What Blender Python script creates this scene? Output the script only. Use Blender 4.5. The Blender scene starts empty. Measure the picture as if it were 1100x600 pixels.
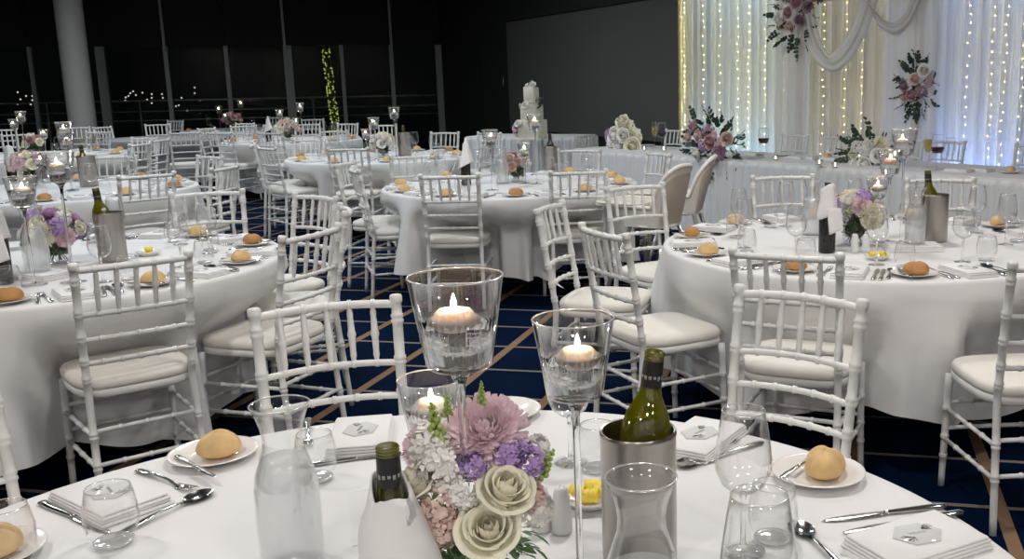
import bpy, math, random
from mathutils import Vector, Matrix, Quaternion
PI = math.pi
scene = bpy.context.scene
COL = scene.collection

# ------------------------------------------------------------------ camera
F_PX, PITCH, ROLL, PPX, CAM_H = 1068.95, 0.197727, -0.016899, 680.5, 1.51215
cp, sp, cr, sr = math.cos(PITCH), math.sin(PITCH), math.cos(ROLL), math.sin(ROLL)
FW = Vector((0, cp, -sp)); R0 = Vector((1, 0, 0)); U0 = Vector((0, sp, cp))
RT = R0 * cr + U0 * sr
UP = U0 * cr - R0 * sr
EYE = Vector((0, 0, CAM_H))
cam_data = bpy.data.cameras.new('camera'); cam = bpy.data.objects.new('camera', cam_data)
COL.objects.link(cam); scene.camera = cam
cam_data.sensor_width = 36.0; cam_data.lens = F_PX / 1100 * 36.0
cam_data.shift_x = (550 - PPX) / 1100; cam_data.clip_start = 0.05; cam_data.clip_end = 500
mw = Matrix.Identity(4)
for i in range(3):
    mw[i][0] = RT[i]; mw[i][1] = UP[i]; mw[i][2] = -FW[i]; mw[i][3] = EYE[i]
cam.matrix_world = mw

def ray(px, py):
    return FW + RT * ((px - PPX) / F_PX) - UP * ((py - 300) / F_PX)
def at(px, py, z):
    d = ray(px, py); t = (z - CAM_H) / d.z
    return EYE + d * t
def proj(p):
    d = Vector(p) - EYE; w = d.dot(FW)
    return PPX + F_PX * d.dot(RT) / w, 300 - F_PX * d.dot(UP) / w, w
def seen(p, m=40):
    x, y, w = proj(p)
    return w > 0.2 and -m < x < 1100 + m and -m < y < 600 + m

# ------------------------------------------------------------------ view / render options
scene.view_settings.view_transform = 'Standard'; scene.view_settings.look = 'None'
scene.view_settings.exposure = -0.22; scene.view_settings.gamma = 1.0
scene.view_settings.use_curve_mapping = False
cy = scene.cycles
cy.max_bounces = 12; cy.transparent_max_bounces = 48; cy.transmission_bounces = 12
cy.diffuse_bounces = 4; cy.glossy_bounces = 4
cy.sample_clamp_indirect = 4.0; cy.use_denoising = True
cy.caustics_reflective = False

# ------------------------------------------------------------------ materials
MATS = {}
def nodes_of(name):
    m = bpy.data.materials.new(name); m.use_nodes = True
    nt = m.node_tree
    return m, nt, nt.nodes['Principled BSDF'], nt.nodes['Material Output']
def pm(name, col, rough=0.5, metal=0.0, bump=0.0, bscale=200.0, var=0.0, vscale=8.0, **kw):
    if name in MATS: return MATS[name]
    m, nt, b, out = nodes_of(name)
    b.inputs['Base Color'].default_value = (*col, 1); b.inputs['Roughness'].default_value = rough
    b.inputs['Metallic'].default_value = metal
    for k, v in kw.items():
        b.inputs[k.replace('_', ' ')].default_value = v
    if bump or var:
        tc = nt.nodes.new('ShaderNodeTexCoord')
        if bump:
            n = nt.nodes.new('ShaderNodeTexNoise'); n.inputs['Scale'].default_value = bscale
            n.inputs['Detail'].default_value = 3
            nt.links.new(tc.outputs['Object'], n.inputs['Vector'])
            bp = nt.nodes.new('ShaderNodeBump'); bp.inputs['Strength'].default_value = bump
            bp.inputs['Distance'].default_value = 0.004
            nt.links.new(n.outputs['Fac'], bp.inputs['Height']); nt.links.new(bp.outputs['Normal'], b.inputs['Normal'])
        if var:
            n2 = nt.nodes.new('ShaderNodeTexNoise'); n2.inputs['Scale'].default_value = vscale
            nt.links.new(tc.outputs['Object'], n2.inputs['Vector'])
            mx = nt.nodes.new('ShaderNodeMix'); mx.data_type = 'RGBA'
            mx.inputs['A'].default_value = (*[c * (1 - var) for c in col], 1)
            mx.inputs['B'].default_value = (*[min(1, c * (1 + var)) for c in col], 1)
            nt.links.new(n2.outputs['Fac'], mx.inputs['Factor']); nt.links.new(mx.outputs['Result'], b.inputs['Base Color'])
    MATS[name] = m
    return m
def emit(name, col, s):
    if name in MATS: return MATS[name]
    m, nt, b, out = nodes_of(name); nt.nodes.remove(b)
    e = nt.nodes.new('ShaderNodeEmission'); e.inputs['Color'].default_value = (*col, 1); e.inputs['Strength'].default_value = s
    nt.links.new(e.outputs[0], out.inputs['Surface']); MATS[name] = m
    return m
def thin_glass(name, tint=.985, dark=.45, base=0.04, edge=0.75, power=2.8, rough=0.01):
    m, nt, b, out = nodes_of(name); nt.nodes.remove(b); L = nt.links
    lw = nt.nodes.new('ShaderNodeLayerWeight'); lw.inputs['Blend'].default_value = 0.5
    p = nt.nodes.new('ShaderNodeMath'); p.operation = 'POWER'; p.inputs[1].default_value = power
    k = nt.nodes.new('ShaderNodeMath'); k.operation = 'MULTIPLY_ADD'; k.inputs[1].default_value = edge; k.inputs[2].default_value = base
    L.new(lw.outputs['Facing'], p.inputs[0]); L.new(p.outputs[0], k.inputs[0])
    p2 = nt.nodes.new('ShaderNodeMath'); p2.operation = 'POWER'; p2.inputs[1].default_value = 7; L.new(lw.outputs['Facing'], p2.inputs[0])
    mc = nt.nodes.new('ShaderNodeMix'); mc.data_type = 'RGBA'
    mc.inputs['A'].default_value = (tint, tint, tint, 1); mc.inputs['B'].default_value = (dark, dark, dark, 1); L.new(p2.outputs[0], mc.inputs['Factor'])
    t = nt.nodes.new('ShaderNodeBsdfTransparent'); L.new(mc.outputs['Result'], t.inputs['Color'])
    g = nt.nodes.new('ShaderNodeBsdfGlossy'); g.inputs['Roughness'].default_value = rough; g.inputs['Color'].default_value = (1, 1, 1, 1)
    mx = nt.nodes.new('ShaderNodeMixShader')
    L.new(k.outputs[0], mx.inputs['Fac']); L.new(t.outputs[0], mx.inputs[1]); L.new(g.outputs[0], mx.inputs[2])
    L.new(mx.outputs[0], out.inputs['Surface'])
    return m
def mix_mat(name, parts):
    """parts: list of (node type, colour, roughness or None, weight)"""
    m, nt, b, out = nodes_of(name); nt.nodes.remove(b)
    prev, tot = None, 0
    for ty, col, rough, wgt in parts:
        n = nt.nodes.new(ty); n.inputs['Color'].default_value = (*col, 1)
        if rough is not None and 'Roughness' in n.inputs: n.inputs['Roughness'].default_value = rough
        tot += wgt
        if prev is None: prev = n
        else:
            mx = nt.nodes.new('ShaderNodeMixShader'); mx.inputs['Fac'].default_value = wgt / tot
            nt.links.new(prev.outputs[0], mx.inputs[1]); nt.links.new(n.outputs[0], mx.inputs[2]); prev = mx
    nt.links.new(prev.outputs[0], out.inputs['Surface'])
    return m

WHITE = pm('white_chair_paint', (.77, .77, .755), .38, bump=.05, bscale=60)
CUSH = pm('ivory_cushion_fabric', (.80, .77, .71), .8, bump=.12, bscale=500)
CLOTH = pm('white_table_linen', (.78, .775, .775), .85, bump=.10, bscale=700)
SKIRT = pm('pleated_white_linen', (.74, .76, .78), .85, bump=.10, bscale=500)
NAPKIN = pm('white_napkin_linen', (.84, .83, .83), .85, bump=.15, bscale=900)
PORCELAIN = pm('white_porcelain', (.85, .83, .80), .15)
STEEL = pm('polished_cutlery_steel', (.66, .65, .63), .16, 1.0)
BRUSHED = pm('brushed_steel', (.40, .375, .35), .30, 1.0)
CRUST = pm('bread_crust', (.72, .48, .22), .7, bump=.35, bscale=60, var=.35, vscale=28)
GLASS = thin_glass('thin_clear_glass')
SOLIDGLASS = pm('solid_clear_glass', (1, 1, 1), 0.0, Transmission_Weight=1.0, IOR=1.45)
RIM = mix_mat('glass_rim', [('ShaderNodeBsdfTransparent', (.95, .95, .95), None, .45), ('ShaderNodeBsdfDiffuse', (.95, .95, .95), None, .30), ('ShaderNodeBsdfGlossy', (1, 1, 1), .05, .25)])
WATER = pm('still_water', (.98, .99, .99), 0.0, Transmission_Weight=1.0, IOR=1.33)
FROST = mix_mat('chilled_water_behind_misted_glass', [('ShaderNodeBsdfTransparent', (.98, .99, .99), None, .62), ('ShaderNodeBsdfTranslucent', (.95, .96, .96), None, .18), ('ShaderNodeBsdfDiffuse', (.95, .96, .96), None, .14), ('ShaderNodeBsdfGlossy', (1, 1, 1), .12, .06)])
ICE = mix_mat('melting_ice', [('ShaderNodeBsdfTransparent', (.97, .97, .97), None, .4), ('ShaderNodeBsdfDiffuse', (.9, .9, .9), None, .3), ('ShaderNodeBsdfGlossy', (1, 1, 1), .05, .3)])
WAX = pm('pale_pink_wax', (.96, .82, .77), .45, Subsurface_Weight=.9, Subsurface_Scale=.022)
WAX.node_tree.nodes['Principled BSDF'].inputs['Subsurface Radius'].default_value = (1, .8, .7)
FLAME = emit('candle_flame', (1.0, .72, .42), 430)
WICK = pm('charred_wick', (.03, .025, .02), .9)
GREENGLASS = mix_mat('olive_bottle_glass', [('ShaderNodeBsdfTransparent', (.46, .47, .06), None, .42), ('ShaderNodeBsdfTranslucent', (.42, .41, .04), None, .36), ('ShaderNodeBsdfDiffuse', (.16, .15, .015), None, .12), ('ShaderNodeBsdfGlossy', (1, 1, 1), .03, .10)])
DARKGLASS = pm('dark_bottle_glass', (.012, .012, .010), .08)
FOIL = pm('black_bottle_foil', (.012, .012, .012), .35)
FOILPRINT = pm('grey_foil_print', (.35, .35, .33), .5)
LABEL_P = pm('bottle_paper_label', (.05, .05, .05), .6)
BUTTER = pm('yellow_butter', (.90, .70, .08), .45, Subsurface_Weight=.2, Subsurface_Scale=.01)
CERAM = pm('matt_white_ceramic', (.80, .79, .78), .35)
PAPER = pm('white_card', (.88, .875, .865), .7)
INK = pm('black_ink', (.03, .03, .03), .7)
GREYINK = pm('grey_ink', (.30, .30, .30), .7)
ACRYL = mix_mat('frosted_acrylic', [('ShaderNodeBsdfTransparent', (.97, .97, .97), None, .35), ('ShaderNodeBsdfDiffuse', (.88, .88, .88), None, .6), ('ShaderNodeBsdfGlossy', (1, 1, 1), .05, .04)])
CLEARAC = thin_glass('clear_acrylic_sheet', base=.05, edge=.6)
REDWINE = pm('red_wine', (.05, .004, .008), .05)
CHAMP = mix_mat('champagne', [('ShaderNodeBsdfTransparent', (.85, .72, .25), None, .6), ('ShaderNodeBsdfDiffuse', (.7, .58, .2), None, .3), ('ShaderNodeBsdfGlossy', (1, 1, 1), .05, .1)])
BOARD = pm('plywood_table_board', (.30, .22, .14), .6)
TMETAL = pm('dark_table_leg_steel', (.05, .05, .05), .4, .6)
HIGHC = pm('cream_plastic', (.87, .83, .76), .35)
HIGHB = pm('beige_plastic', (.66, .57, .47), .5)
GREYLEG = pm('grey_tube', (.45, .45, .44), .3, .6)
BLACKP = pm('black_plastic', (.02, .02, .02), .5)
ICING = pm('cream_icing', (.85, .80, .70), .6, bump=.1, bscale=80)
def petal(name, col, sss=.15):
    m = pm(name, col, .6, var=.08, vscale=30, Subsurface_Weight=sss, Subsurface_Scale=.006)
    m.node_tree.nodes['Principled BSDF'].inputs['Subsurface Radius'].default_value = (1, .9, .85)
    return m
P_PINK = petal('pink_petal', (.94, .74, .80), .3); P_CREAM = petal('cream_petal', (.96, .90, .74), .3)
P_WHITE = petal('white_petal', (.93, .90, .86), .3); P_PURP = petal('purple_petal', (.46, .30, .62))
P_LILAC = petal('lilac_petal', (.62, .42, .62)); P_BLUSH = petal('blush_petal', (.80, .60, .54))
P_MAUVE = petal('mauve_petal', (.46, .30, .36)); P_LIME = petal('lime_bud', (.36, .48, .12)); P_DUSK = petal('dusky_rose_petal', (.60, .38, .40))
LEAF = pm('green_leaf', (.06, .13, .035), .5, var=.3, vscale=20)
DLEAF = pm('dark_eucalyptus_leaf', (.035, .065, .04), .55, var=.3, vscale=20)
STEMG = pm('green_stem', (.10, .20, .05), .6)

# ------------------------------------------------------------------ mesh builder
class MB:
    def __init__(s): s.v = []; s.f = []; s.mi = []
    def add(s, verts, faces, mat=0, T=None):
        o = len(s.v)
        s.v += [tuple(T @ Vector(p)) for p in verts] if T is not None else [tuple(p) for p in verts]
        s.f += [tuple(i + o for i in f) for f in faces]; s.mi += [mat] * len(faces)
        return s
    def merge(s, other, T=None, mat=None):
        o = len(s.v)
        s.v += [tuple(T @ Vector(p)) for p in other.v] if T is not None else other.v
        s.f += [tuple(i + o for i in f) for f in other.f]; s.mi += other.mi if mat is None else [mat] * len(other.f)
        return s
    def lathe(s, prof, seg=24, mat=0, T=None, c=(0, 0, 0), mod=None):
        v, f = [], []; n = len(prof)
        for i in range(seg):
            a = 2 * PI * i / seg
            for j, (r, z) in enumerate(prof):
                rr = r if mod is None else r * mod(a, j / (n - 1))
                v.append((c[0] + rr * math.cos(a), c[1] + rr * math.sin(a), c[2] + z))
        for i in range(seg):
            k = (i + 1) % seg
            for j in range(n - 1):
                a, b, cc, d = i * n + j, k * n + j, k * n + j + 1, i * n + j + 1
                if prof[j][0] < 1e-6: f.append((a, cc, d)) if i >= 0 else None
                elif prof[j + 1][0] < 1e-6: f.append((a, b, d))
                else: f.append((a, b, cc, d))
        return s.add(v, f, mat, T)
    def tube(s, pts, rad, seg=8, mat=0, T=None, cap=True):
        pts = [Vector(p) for p in pts]; n = len(pts)
        if not isinstance(rad, (list, tuple)): rad = [rad] * n
        d = (pts[1] - pts[0]).normalized()
        ref = Vector((0, 0, 1)) if abs(d.z) < .9 else Vector((0, 1, 0))
        x = d.cross(ref).normalized()
        v, f = [], []
        for i in range(n):
            dd = (pts[min(i + 1, n - 1)] - pts[max(i - 1, 0)])
            dd = dd.normalized() if dd.length > 1e-9 else d
            x = (x - dd * x.dot(dd)).normalized(); y = dd.cross(x)
            for k in range(seg):
                a = 2 * PI * k / seg
                v.append(pts[i] + (x * math.cos(a) + y * math.sin(a)) * rad[i])
        for i in range(n - 1):
            for k in range(seg):
                kk = (k + 1) % seg
                f.append((i * seg + k, i * seg + kk, (i + 1) * seg + kk, (i + 1) * seg + k))
        if cap:
            f.append(tuple(range(seg))[::-1]); f.append(tuple((n - 1) * seg + k for k in range(seg)))
        return s.add(v, f, mat, T)
    def slab(s, outline, z0, z1, bev=0.0, mat=0, T=None):
        """extruded outline with a bevelled rim"""
        n = len(outline); cx = sum(p[0] for p in outline) / n; cyy = sum(p[1] for p in outline) / n
        rings = [(bev, z0), (0, z0 + bev), (0, z1 - bev), (bev, z1)] if bev else [(0, z0), (0, z1)]
        v = []
        for ins, z in rings:
            for (x, y) in outline:
                dx, dy = x - cx, y - cyy; L = math.hypot(dx, dy) or 1
                k = max(0, (L - ins) / L); v.append((cx + dx * k, cyy + dy * k, z))
        f = [tuple(range(n))[::-1], tuple((len(rings) - 1) * n + i for i in range(n))]
        for r in range(len(rings) - 1):
            for i in range(n):
                k = (i + 1) % n; f.append((r * n + i, r * n + k, (r + 1) * n + k, (r + 1) * n + i))
        return s.add(v, f, mat, T)
    def box(s, lo, hi, bev=0.0, mat=0, T=None):
        x0, y0, z0 = lo; x1, y1, z1 = hi
        if bev:
            o = []
            for (cx, cyy, a0) in ((x1 - bev, y1 - bev, 0), (x0 + bev, y1 - bev, 90), (x0 + bev, y0 + bev, 180), (x1 - bev, y0 + bev, 270)):
                for k in range(4):
                    a = math.radians(a0 + 30 * k); o.append((cx + bev * math.cos(a), cyy + bev * math.sin(a)))
            return s.slab(o, z0, z1, min(bev, (z1 - z0) * .4), mat, T)
        return s.slab([(x1, y1), (x0, y1), (x0, y0), (x1, y0)], z0, z1, 0, mat, T)
    def grid(s, fn, nu, nv, mat=0, T=None, closed=False):
        v = [fn(i / nu, j / nv) for i in range(nu + (0 if closed else 1)) for j in range(nv + 1)]
        f = []; m = nu if closed else nu + 1
        for i in range(nu):
            k = (i + 1) % m
            for j in range(nv):
                f.append((i * (nv + 1) + j, k * (nv + 1) + j, k * (nv + 1) + j + 1, i * (nv + 1) + j + 1))
        return s.add(v, f, mat, T)
    def ball(s, c, r, sq=(1, 1, 1), seg=8, rings=6, mat=0, T=None):
        prof = [(math.sin(PI * j / rings), -math.cos(PI * j / rings)) for j in range(rings + 1)]
        prof[0] = (0, -1); prof[-1] = (0, 1)
        b = MB().lathe(prof, seg)
        MT = Matrix.Translation(c) @ Matrix.Diagonal((r * sq[0], r * sq[1], r * sq[2], 1))
        return s.merge(b, (T @ MT) if T is not None else MT, mat)
    def mesh(s, name, mats, smooth=True, auto=None):
        me = bpy.data.meshes.new(name); me.from_pydata(s.v, [], s.f)
        for m in (mats if isinstance(mats, (list, tuple)) else [mats]): me.materials.append(m)
        if any(s.mi): me.polygons.foreach_set('material_index', s.mi)
        if smooth:
            me.polygons.foreach_set('use_smooth', [True] * len(s.f))
            if auto: me.set_sharp_from_angle(angle=math.radians(auto))
        me.update(); return me

def link(name, data, parent=None, loc=None, M=None):
    o = bpy.data.objects.new(name, data); COL.objects.link(o)
    if parent: o.parent = parent
    if M is not None: o.matrix_basis = M
    elif loc is not None: o.location = loc
    return o
def tag(o, label, cat, group=None, kind=None):
    o['label'] = label
    if cat: o['category'] = cat
    if group: o['group'] = group
    if kind: o['kind'] = kind
    return o
def thing(name, loc, rz=0):
    o = bpy.data.objects.new(name, None); COL.objects.link(o)
    o.empty_display_size = .05; o.location = loc; o.rotation_euler = (0, 0, rz); return o
class Proto:
    """a kind of thing: part meshes kept once, put down many times as separate objects"""
    def __init__(s, name, parts, sub=()):
        s.name, s.parts, s.sub = name, parts, sub      # parts [(name, mesh, parent index or None)]
    def put(s, loc, rz=0, tilt=None, scale=1.0, name=None):
        r = thing(name or s.name, loc, rz)
        if tilt is not None: r.rotation_mode = 'QUATERNION'; r.rotation_quaternion = tilt
        if scale != 1.0: r.scale = (scale,) * 3
        objs = []
        for nm, me, par in s.parts:
            objs.append(link(nm, me, r if par is None else objs[par]))
        return r
def single(name, me, loc, rz=0, scale=1.0):
    o = link(name, me, None, loc); o.rotation_euler = (0, 0, rz)
    if scale != 1.0: o.scale = (scale,) * 3
    return o

# deferred labels: things alike at one place are told apart by side of table and order
POOL = {}
def pool(o, text, place, cat, centre=None, group=None):
    o['category'] = cat
    if group: o['group'] = group
    POOL.setdefault((text, place), []).append((o, centre))
    return o
ORD = ['first', 'second', 'third', 'fourth', 'fifth', 'sixth', 'seventh', 'eighth', 'ninth', 'tenth', 'eleventh', 'twelfth', 'thirteenth', 'fourteenth', 'fifteenth', 'sixteenth']
def finish_labels():
    for (text, place), items in POOL.items():
        if len(items) == 1:
            items[0][0]['label'] = f'{text} {place}'; continue
        sides = {}
        for o, c in items:
            s = None
            if c is not None: s = 'near side of' if o.location.y < c[1] else 'far side of'
            sides.setdefault(s, []).append(o)
        for s, os_ in sides.items():
            os_.sort(key=lambda o: proj(o.location)[0])
            for i, o in enumerate(os_):
                pl = place
                if s: pl = place.replace('on ', f'on {s} ', 1).replace('at ', f'at {s} ', 1) if place.startswith(('on ', 'at ')) else place
                if len(os_) > 1:
                    pl += f', {ORD[i]} from left' if i < len(os_) - 1 else ', rightmost'
                o['label'] = f'{text} {pl}'

# ------------------------------------------------------------------ chiavari chair
def lerp(a, b, t): return a + (b - a) * t
def poly(path, t):
    """path [(t,(x,y,z))...]"""
    for (t0, p0), (t1, p1) in zip(path, path[1:]):
        if t <= t1: return Vector(p0).lerp(Vector(p1), (t - t0) / (t1 - t0))
    return Vector(path[-1][1])
def bamboo(path, r0, r1, rings, n=14, seg=9, capball=False):
    ts = set(i / n for i in range(n + 1))
    for q in rings:
        for d in (-.016, -.011, -.005, 0, .005, .011, .016): ts.add(min(1, max(0, q + d)))
    ts = sorted(ts); pts, rad = [], []
    for t in ts:
        r = lerp(r0, r1, t)
        for q in rings:
            d = abs(t - q)
            if d < .014: r += .0030 if d > .003 else .0005
        pts.append(poly(path, t)); rad.append(r)
    if capball:
        top = pts[-1]; dr = (pts[-1] - pts[-2]).normalized()
        pts[-1:] = [top, top + dr * .001, top + dr * .006, top + dr * .018, top + dr * .024, top + dr * .026]
        rad[-1:] = [r1, .0160, .0172, .0172, .0150, .008]
    return MB().tube(pts, rad, seg)
def make_chair():
    parts = []
    def backx(z): return .172 + .010 * (z - .45) / .45
    def backy(z): return -.19 - .072 * max(0, (z - .45) / .45) ** 1.1 if z > .45 else -.19 - .04 * (.45 - z) / .45
    seat_out = []
    for k in range(40):
        a = 2 * PI * k / 40; c, s = math.cos(a), math.sin(a)
        e = 2 / 4.5
        x = math.copysign(abs(c) ** e, c) * (.203 if s > 0 else lerp(.203, .180, min(1, -s))); y = math.copysign(abs(s) ** e, s) * .198
        seat_out.append((x, y))
    parts.append(('seat_frame', MB().slab(seat_out, .425, .455, .006).mesh('chair_seat_frame', WHITE, auto=50), None))
    c = MB(); n = len(seat_out); v = []; rings = [(1.0, .4553), (1.02, .465), (1.02, .478), (.985, .489), (.9, .496), (.6, .500), (.25, .501)]
    for k, z in rings:
        for (x, y) in seat_out: v.append((x * k * .985, y * k * .985, z))
    f = [tuple(range(n))[::-1], tuple((len(rings) - 1) * n + i for i in range(n))]
    for r in range(len(rings) - 1):
        for i in range(n):
            q = (i + 1) % n; f.append((r * n + i, r * n + q, (r + 1) * n + q, (r + 1) * n + i))
    c.add(v, f); parts.append(('seat_cushion', c.mesh('chair_cushion', CUSH), None))
    for s in (-1, 1):
        path = [(z / .895, (s * backx(max(.45, z)) if z > .45 else s * (.172 + .008 * (.45 - z) / .45), backy(z), z)) for z in [0, .15, .3, .45, .55, .65, .75, .85, .895]]
        b = bamboo(path, .0122, .0142, [.21, .335, .56, .635, .73, .83, .955], 18, 10, True)
        parts.append(('back_post', b.mesh('chair_back_post', WHITE), None))
    for s in (-1, 1):
        b = bamboo([(0, (s * .193, .186, 0)), (1, (s * .186, .170, .43))], .0118, .0150, [.28, .45, .70], 10, 10)
        parts.append(('leg', b.mesh('chair_leg', WHITE), None))
    def rail(z, r, bow, nrings=5):
        x = backx(z); y = backy(z)
        path = [(t / 12, (lerp(-x, x, t / 12), y - bow * (1 - (2 * t / 12 - 1) ** 2), z + .004 * (1 - (2 * t / 12 - 1) ** 2))) for t in range(13)]
        return bamboo(path, r, r, [(i + 1) / (nrings + 1) for i in range(nrings)], 16, 8), path
    zs = [(.893, .0115, .034), (.735, .0092, .032), (.645, .0092, .028), (.560, .0092, .022)]
    rl = [rail(*q) for q in zs]
    parts.append(('top_rail', rl[0][0].mesh('chair_top_rail', WHITE), None))
    for q in rl[1:]: parts.append(('cross_rail', q[0].mesh('chair_cross_rail', WHITE), None))
    for i in range(5):
        t = (i + 1) / 6
        a, b = poly(rl[1][1], t), poly(rl[0][1], t)
        pts, rad = [], []
        for k in range(15):
            q = k / 14; pts.append(a.lerp(b, q)); rr = .0052 + .0042 * math.sin(PI * min(1, q * 1.0)) ** .8
            if k in (7,): rr += .0028
            if k in (2, 12): rr += .0015
            rad.append(rr)
        parts.append(('spindle', MB().tube(pts, rad, 7).mesh('chair_spindle', WHITE), None))
    def st(a, b): return bamboo([(0, a), (1, b)], .0080, .0080, [.25, .5, .75], 4, 7).mesh('chair_stretcher', WHITE)
    for s in (-1, 1):
        for zf, zb in ((.300, .300), (.185, .185)):
            parts.append(('stretcher', st((s * (.193 - .007 * zf / .43), .186 - .016 * zf / .43, zf), (s * .177, backy(zb), zb)), None))
    for z in (.325, .225): parts.append(('stretcher', st((-.19, .186 - .016 * z / .43, z), (.19, .186 - .016 * z / .43, z)), None))
    for z in (.315, .195): parts.append(('stretcher', st((-.176, backy(z), z), (.176, backy(z), z)), None))
    return Proto('chiavari_chair', parts)
CHAIR = make_chair()

# ------------------------------------------------------------------ tables
R_T = 0.945; TZ = 0.76
TAB = {  # centre, words for it, where
    'T0': ((-.330, 1.288), 'the pink chrysanthemum table'),
    'T1': ((1.092, 4.559), 'the purple-and-cream posy table'),
    'T2': ((-2.532, 4.303), 'the lilac posy table'),
    'T3': ((-.910, 7.479), 'the blush rose table'),
    'T4': ((-4.35, 7.62), 'the dusky bouquet table'),
    'T5': ((-6.90, 11.75), 'the column-side table'),
    'T6': ((-4.80, 14.25), 'the cream arrangement table'),
    'T9': ((-7.05, 18.03), 'the dark rose table'),
    'T7': ((-2.68, 10.62), 'the white bouquet table'),
    'T8': ((-7.1, 15.5), 'the grey-clothed table'),
}
# chairs: post tops in the photo (left, right) -> place and turn worked out on the plane of the post tops
CH = [
 (792, 306, 927.5, 322.5, 'T0'), (273, 332, 425, 317, 'T0'),
 (79, 283, 200, 269, 'T2'), (304, 253, 359, 240, 'T2'), (317, 208, 358, 210, 'T2'), (364, 218, 369, 227, 'T2'), (186, 207, 258, 203, 'T2'),
 (786, 265.5, 905, 271.5, 'T1'), (580, 224, 603.6, 215, 'T1'), (627, 239, 673.5, 250.5, 'T1'), (654.5, 200.5, 710, 196, 'T1'),
 (808, 188.7, 874, 186.8, 'T1'), (973, 191, 1048.8, 190.5, 'T1'),
 (459.6, 186, 517, 185, 'T3'), (590.5, 183, 647, 181, 'T3'), (372, 179, 394, 181, 'T3'), (360, 175, 383, 173, 'T3'), (697.5, 163, 716.7, 164.3, 'T3'), (600, 160, 644, 160, 'T3'),
 (354, 158.7, 393.5, 158, 'T7'), (426, 166.7, 462, 165, 'T7'), (291.3, 157.3, 307, 156, 'T7'), (278, 155, 289, 153.5, 'T7'), (362.5, 132, 384, 132, 'T6'), (463, 141.3, 492, 141.3, 'T7'),
 (515, 141.7, 535, 141.7, 'T7'), (512, 150, 530, 149, 'T7'), (406, 133.5, 416.7, 133.5, 'T7'), (344, 140, 371.7, 139.7, 'T7'),
 (326, 149, 353, 149, 'T7'), (225, 141.7, 247.5, 141.7, 'T6'), (212.5, 137.5, 231.7, 136.7, 'T6'), (249, 135, 274, 134, 'T6'), (275, 141.7, 305, 141.7, 'T6'), (324, 132.5, 336, 132.5, 'T6'), (332.5, 126.7, 338.7, 128, 'T6'),
 (211, 133.3, 236.7, 133.3, 'T8'), (284, 126, 295, 126, 'T9'),
 (180, 129, 196, 129, 'T8'), (162.5, 133.3, 176, 132.5, 'T8'), (197, 140, 200, 142.5, 'T8'),
 (131, 188, 182.5, 184, 'T4'), (190, 168.5, 219, 168.5, 'T4'), (220, 179, 260, 176.7, 'T4'), (99, 168.5, 136, 166.7, 'T4'), (11, 144, 26, 143, 'T5'), (-6, 139, 9, 138, 'T5'), (77.5, 136, 86, 136, 'T5'),
 (92.5, 141, 117.5, 140.8, 'T5'), (113, 136, 129, 135.3, 'T8'), (121, 147.5, 146.7, 147.5, 'T5'), (135, 155, 163, 152, 'T5'), (166, 149, 176.7, 149, 'T5'),
]
chairs = []   # (x, y, rz, table)
def chair_from_posts(xl, yl, xr, yr, tb):
    a, b = at(xl, yl, .936), at(xr, yr, .936)
    m = (a + b) / 2; d = b - a; d.z = 0
    to = Vector((TAB[tb][0][0] - m.x, TAB[tb][0][1] - m.y, 0)).normalized()
    if .29 < d.length < .50:
        f = Vector((-d.y, d.x, 0)).normalized()
        if f.dot(to) < 0: f = -f
    else: f = to
    return m.x + f.x * .262, m.y + f.y * .262, math.atan2(f.y, f.x) - PI / 2
for q in CH:
    x, y, rz = chair_from_posts(*q); tx, ty = TAB[q[4]][0]; dd = math.hypot(x - tx, y - ty)
    if dd < (.80 if q[4] in ('T0', 'T1', 'T2', 'T3') else .96): k_ = (.80 if q[4] in ('T0', 'T1', 'T2', 'T3') else .96) / dd; x, y = tx + (x - tx) * k_, ty + (y - ty) * k_
    chairs.append((x, y, rz, q[4]))
# the chair cut by the right edge of the photo, found from where its legs stand
fl, bl = at(1013, 521, 0), at(1063, 573, 0); f = (fl - bl).normalized(); side = Vector((f.y, -f.x, 0))
c_ = (fl + bl) / 2 + side * .19 + f * .02
chairs.append((c_.x, c_.y, math.atan2(f.y, f.x) - PI / 2, 'T1'))
chairs.append((-1.475, 2.055, math.atan2(1.29 - 2.055, -.33 + 1.445) - PI / 2, 'T0'))
DEBUG_CH = chairs

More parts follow.
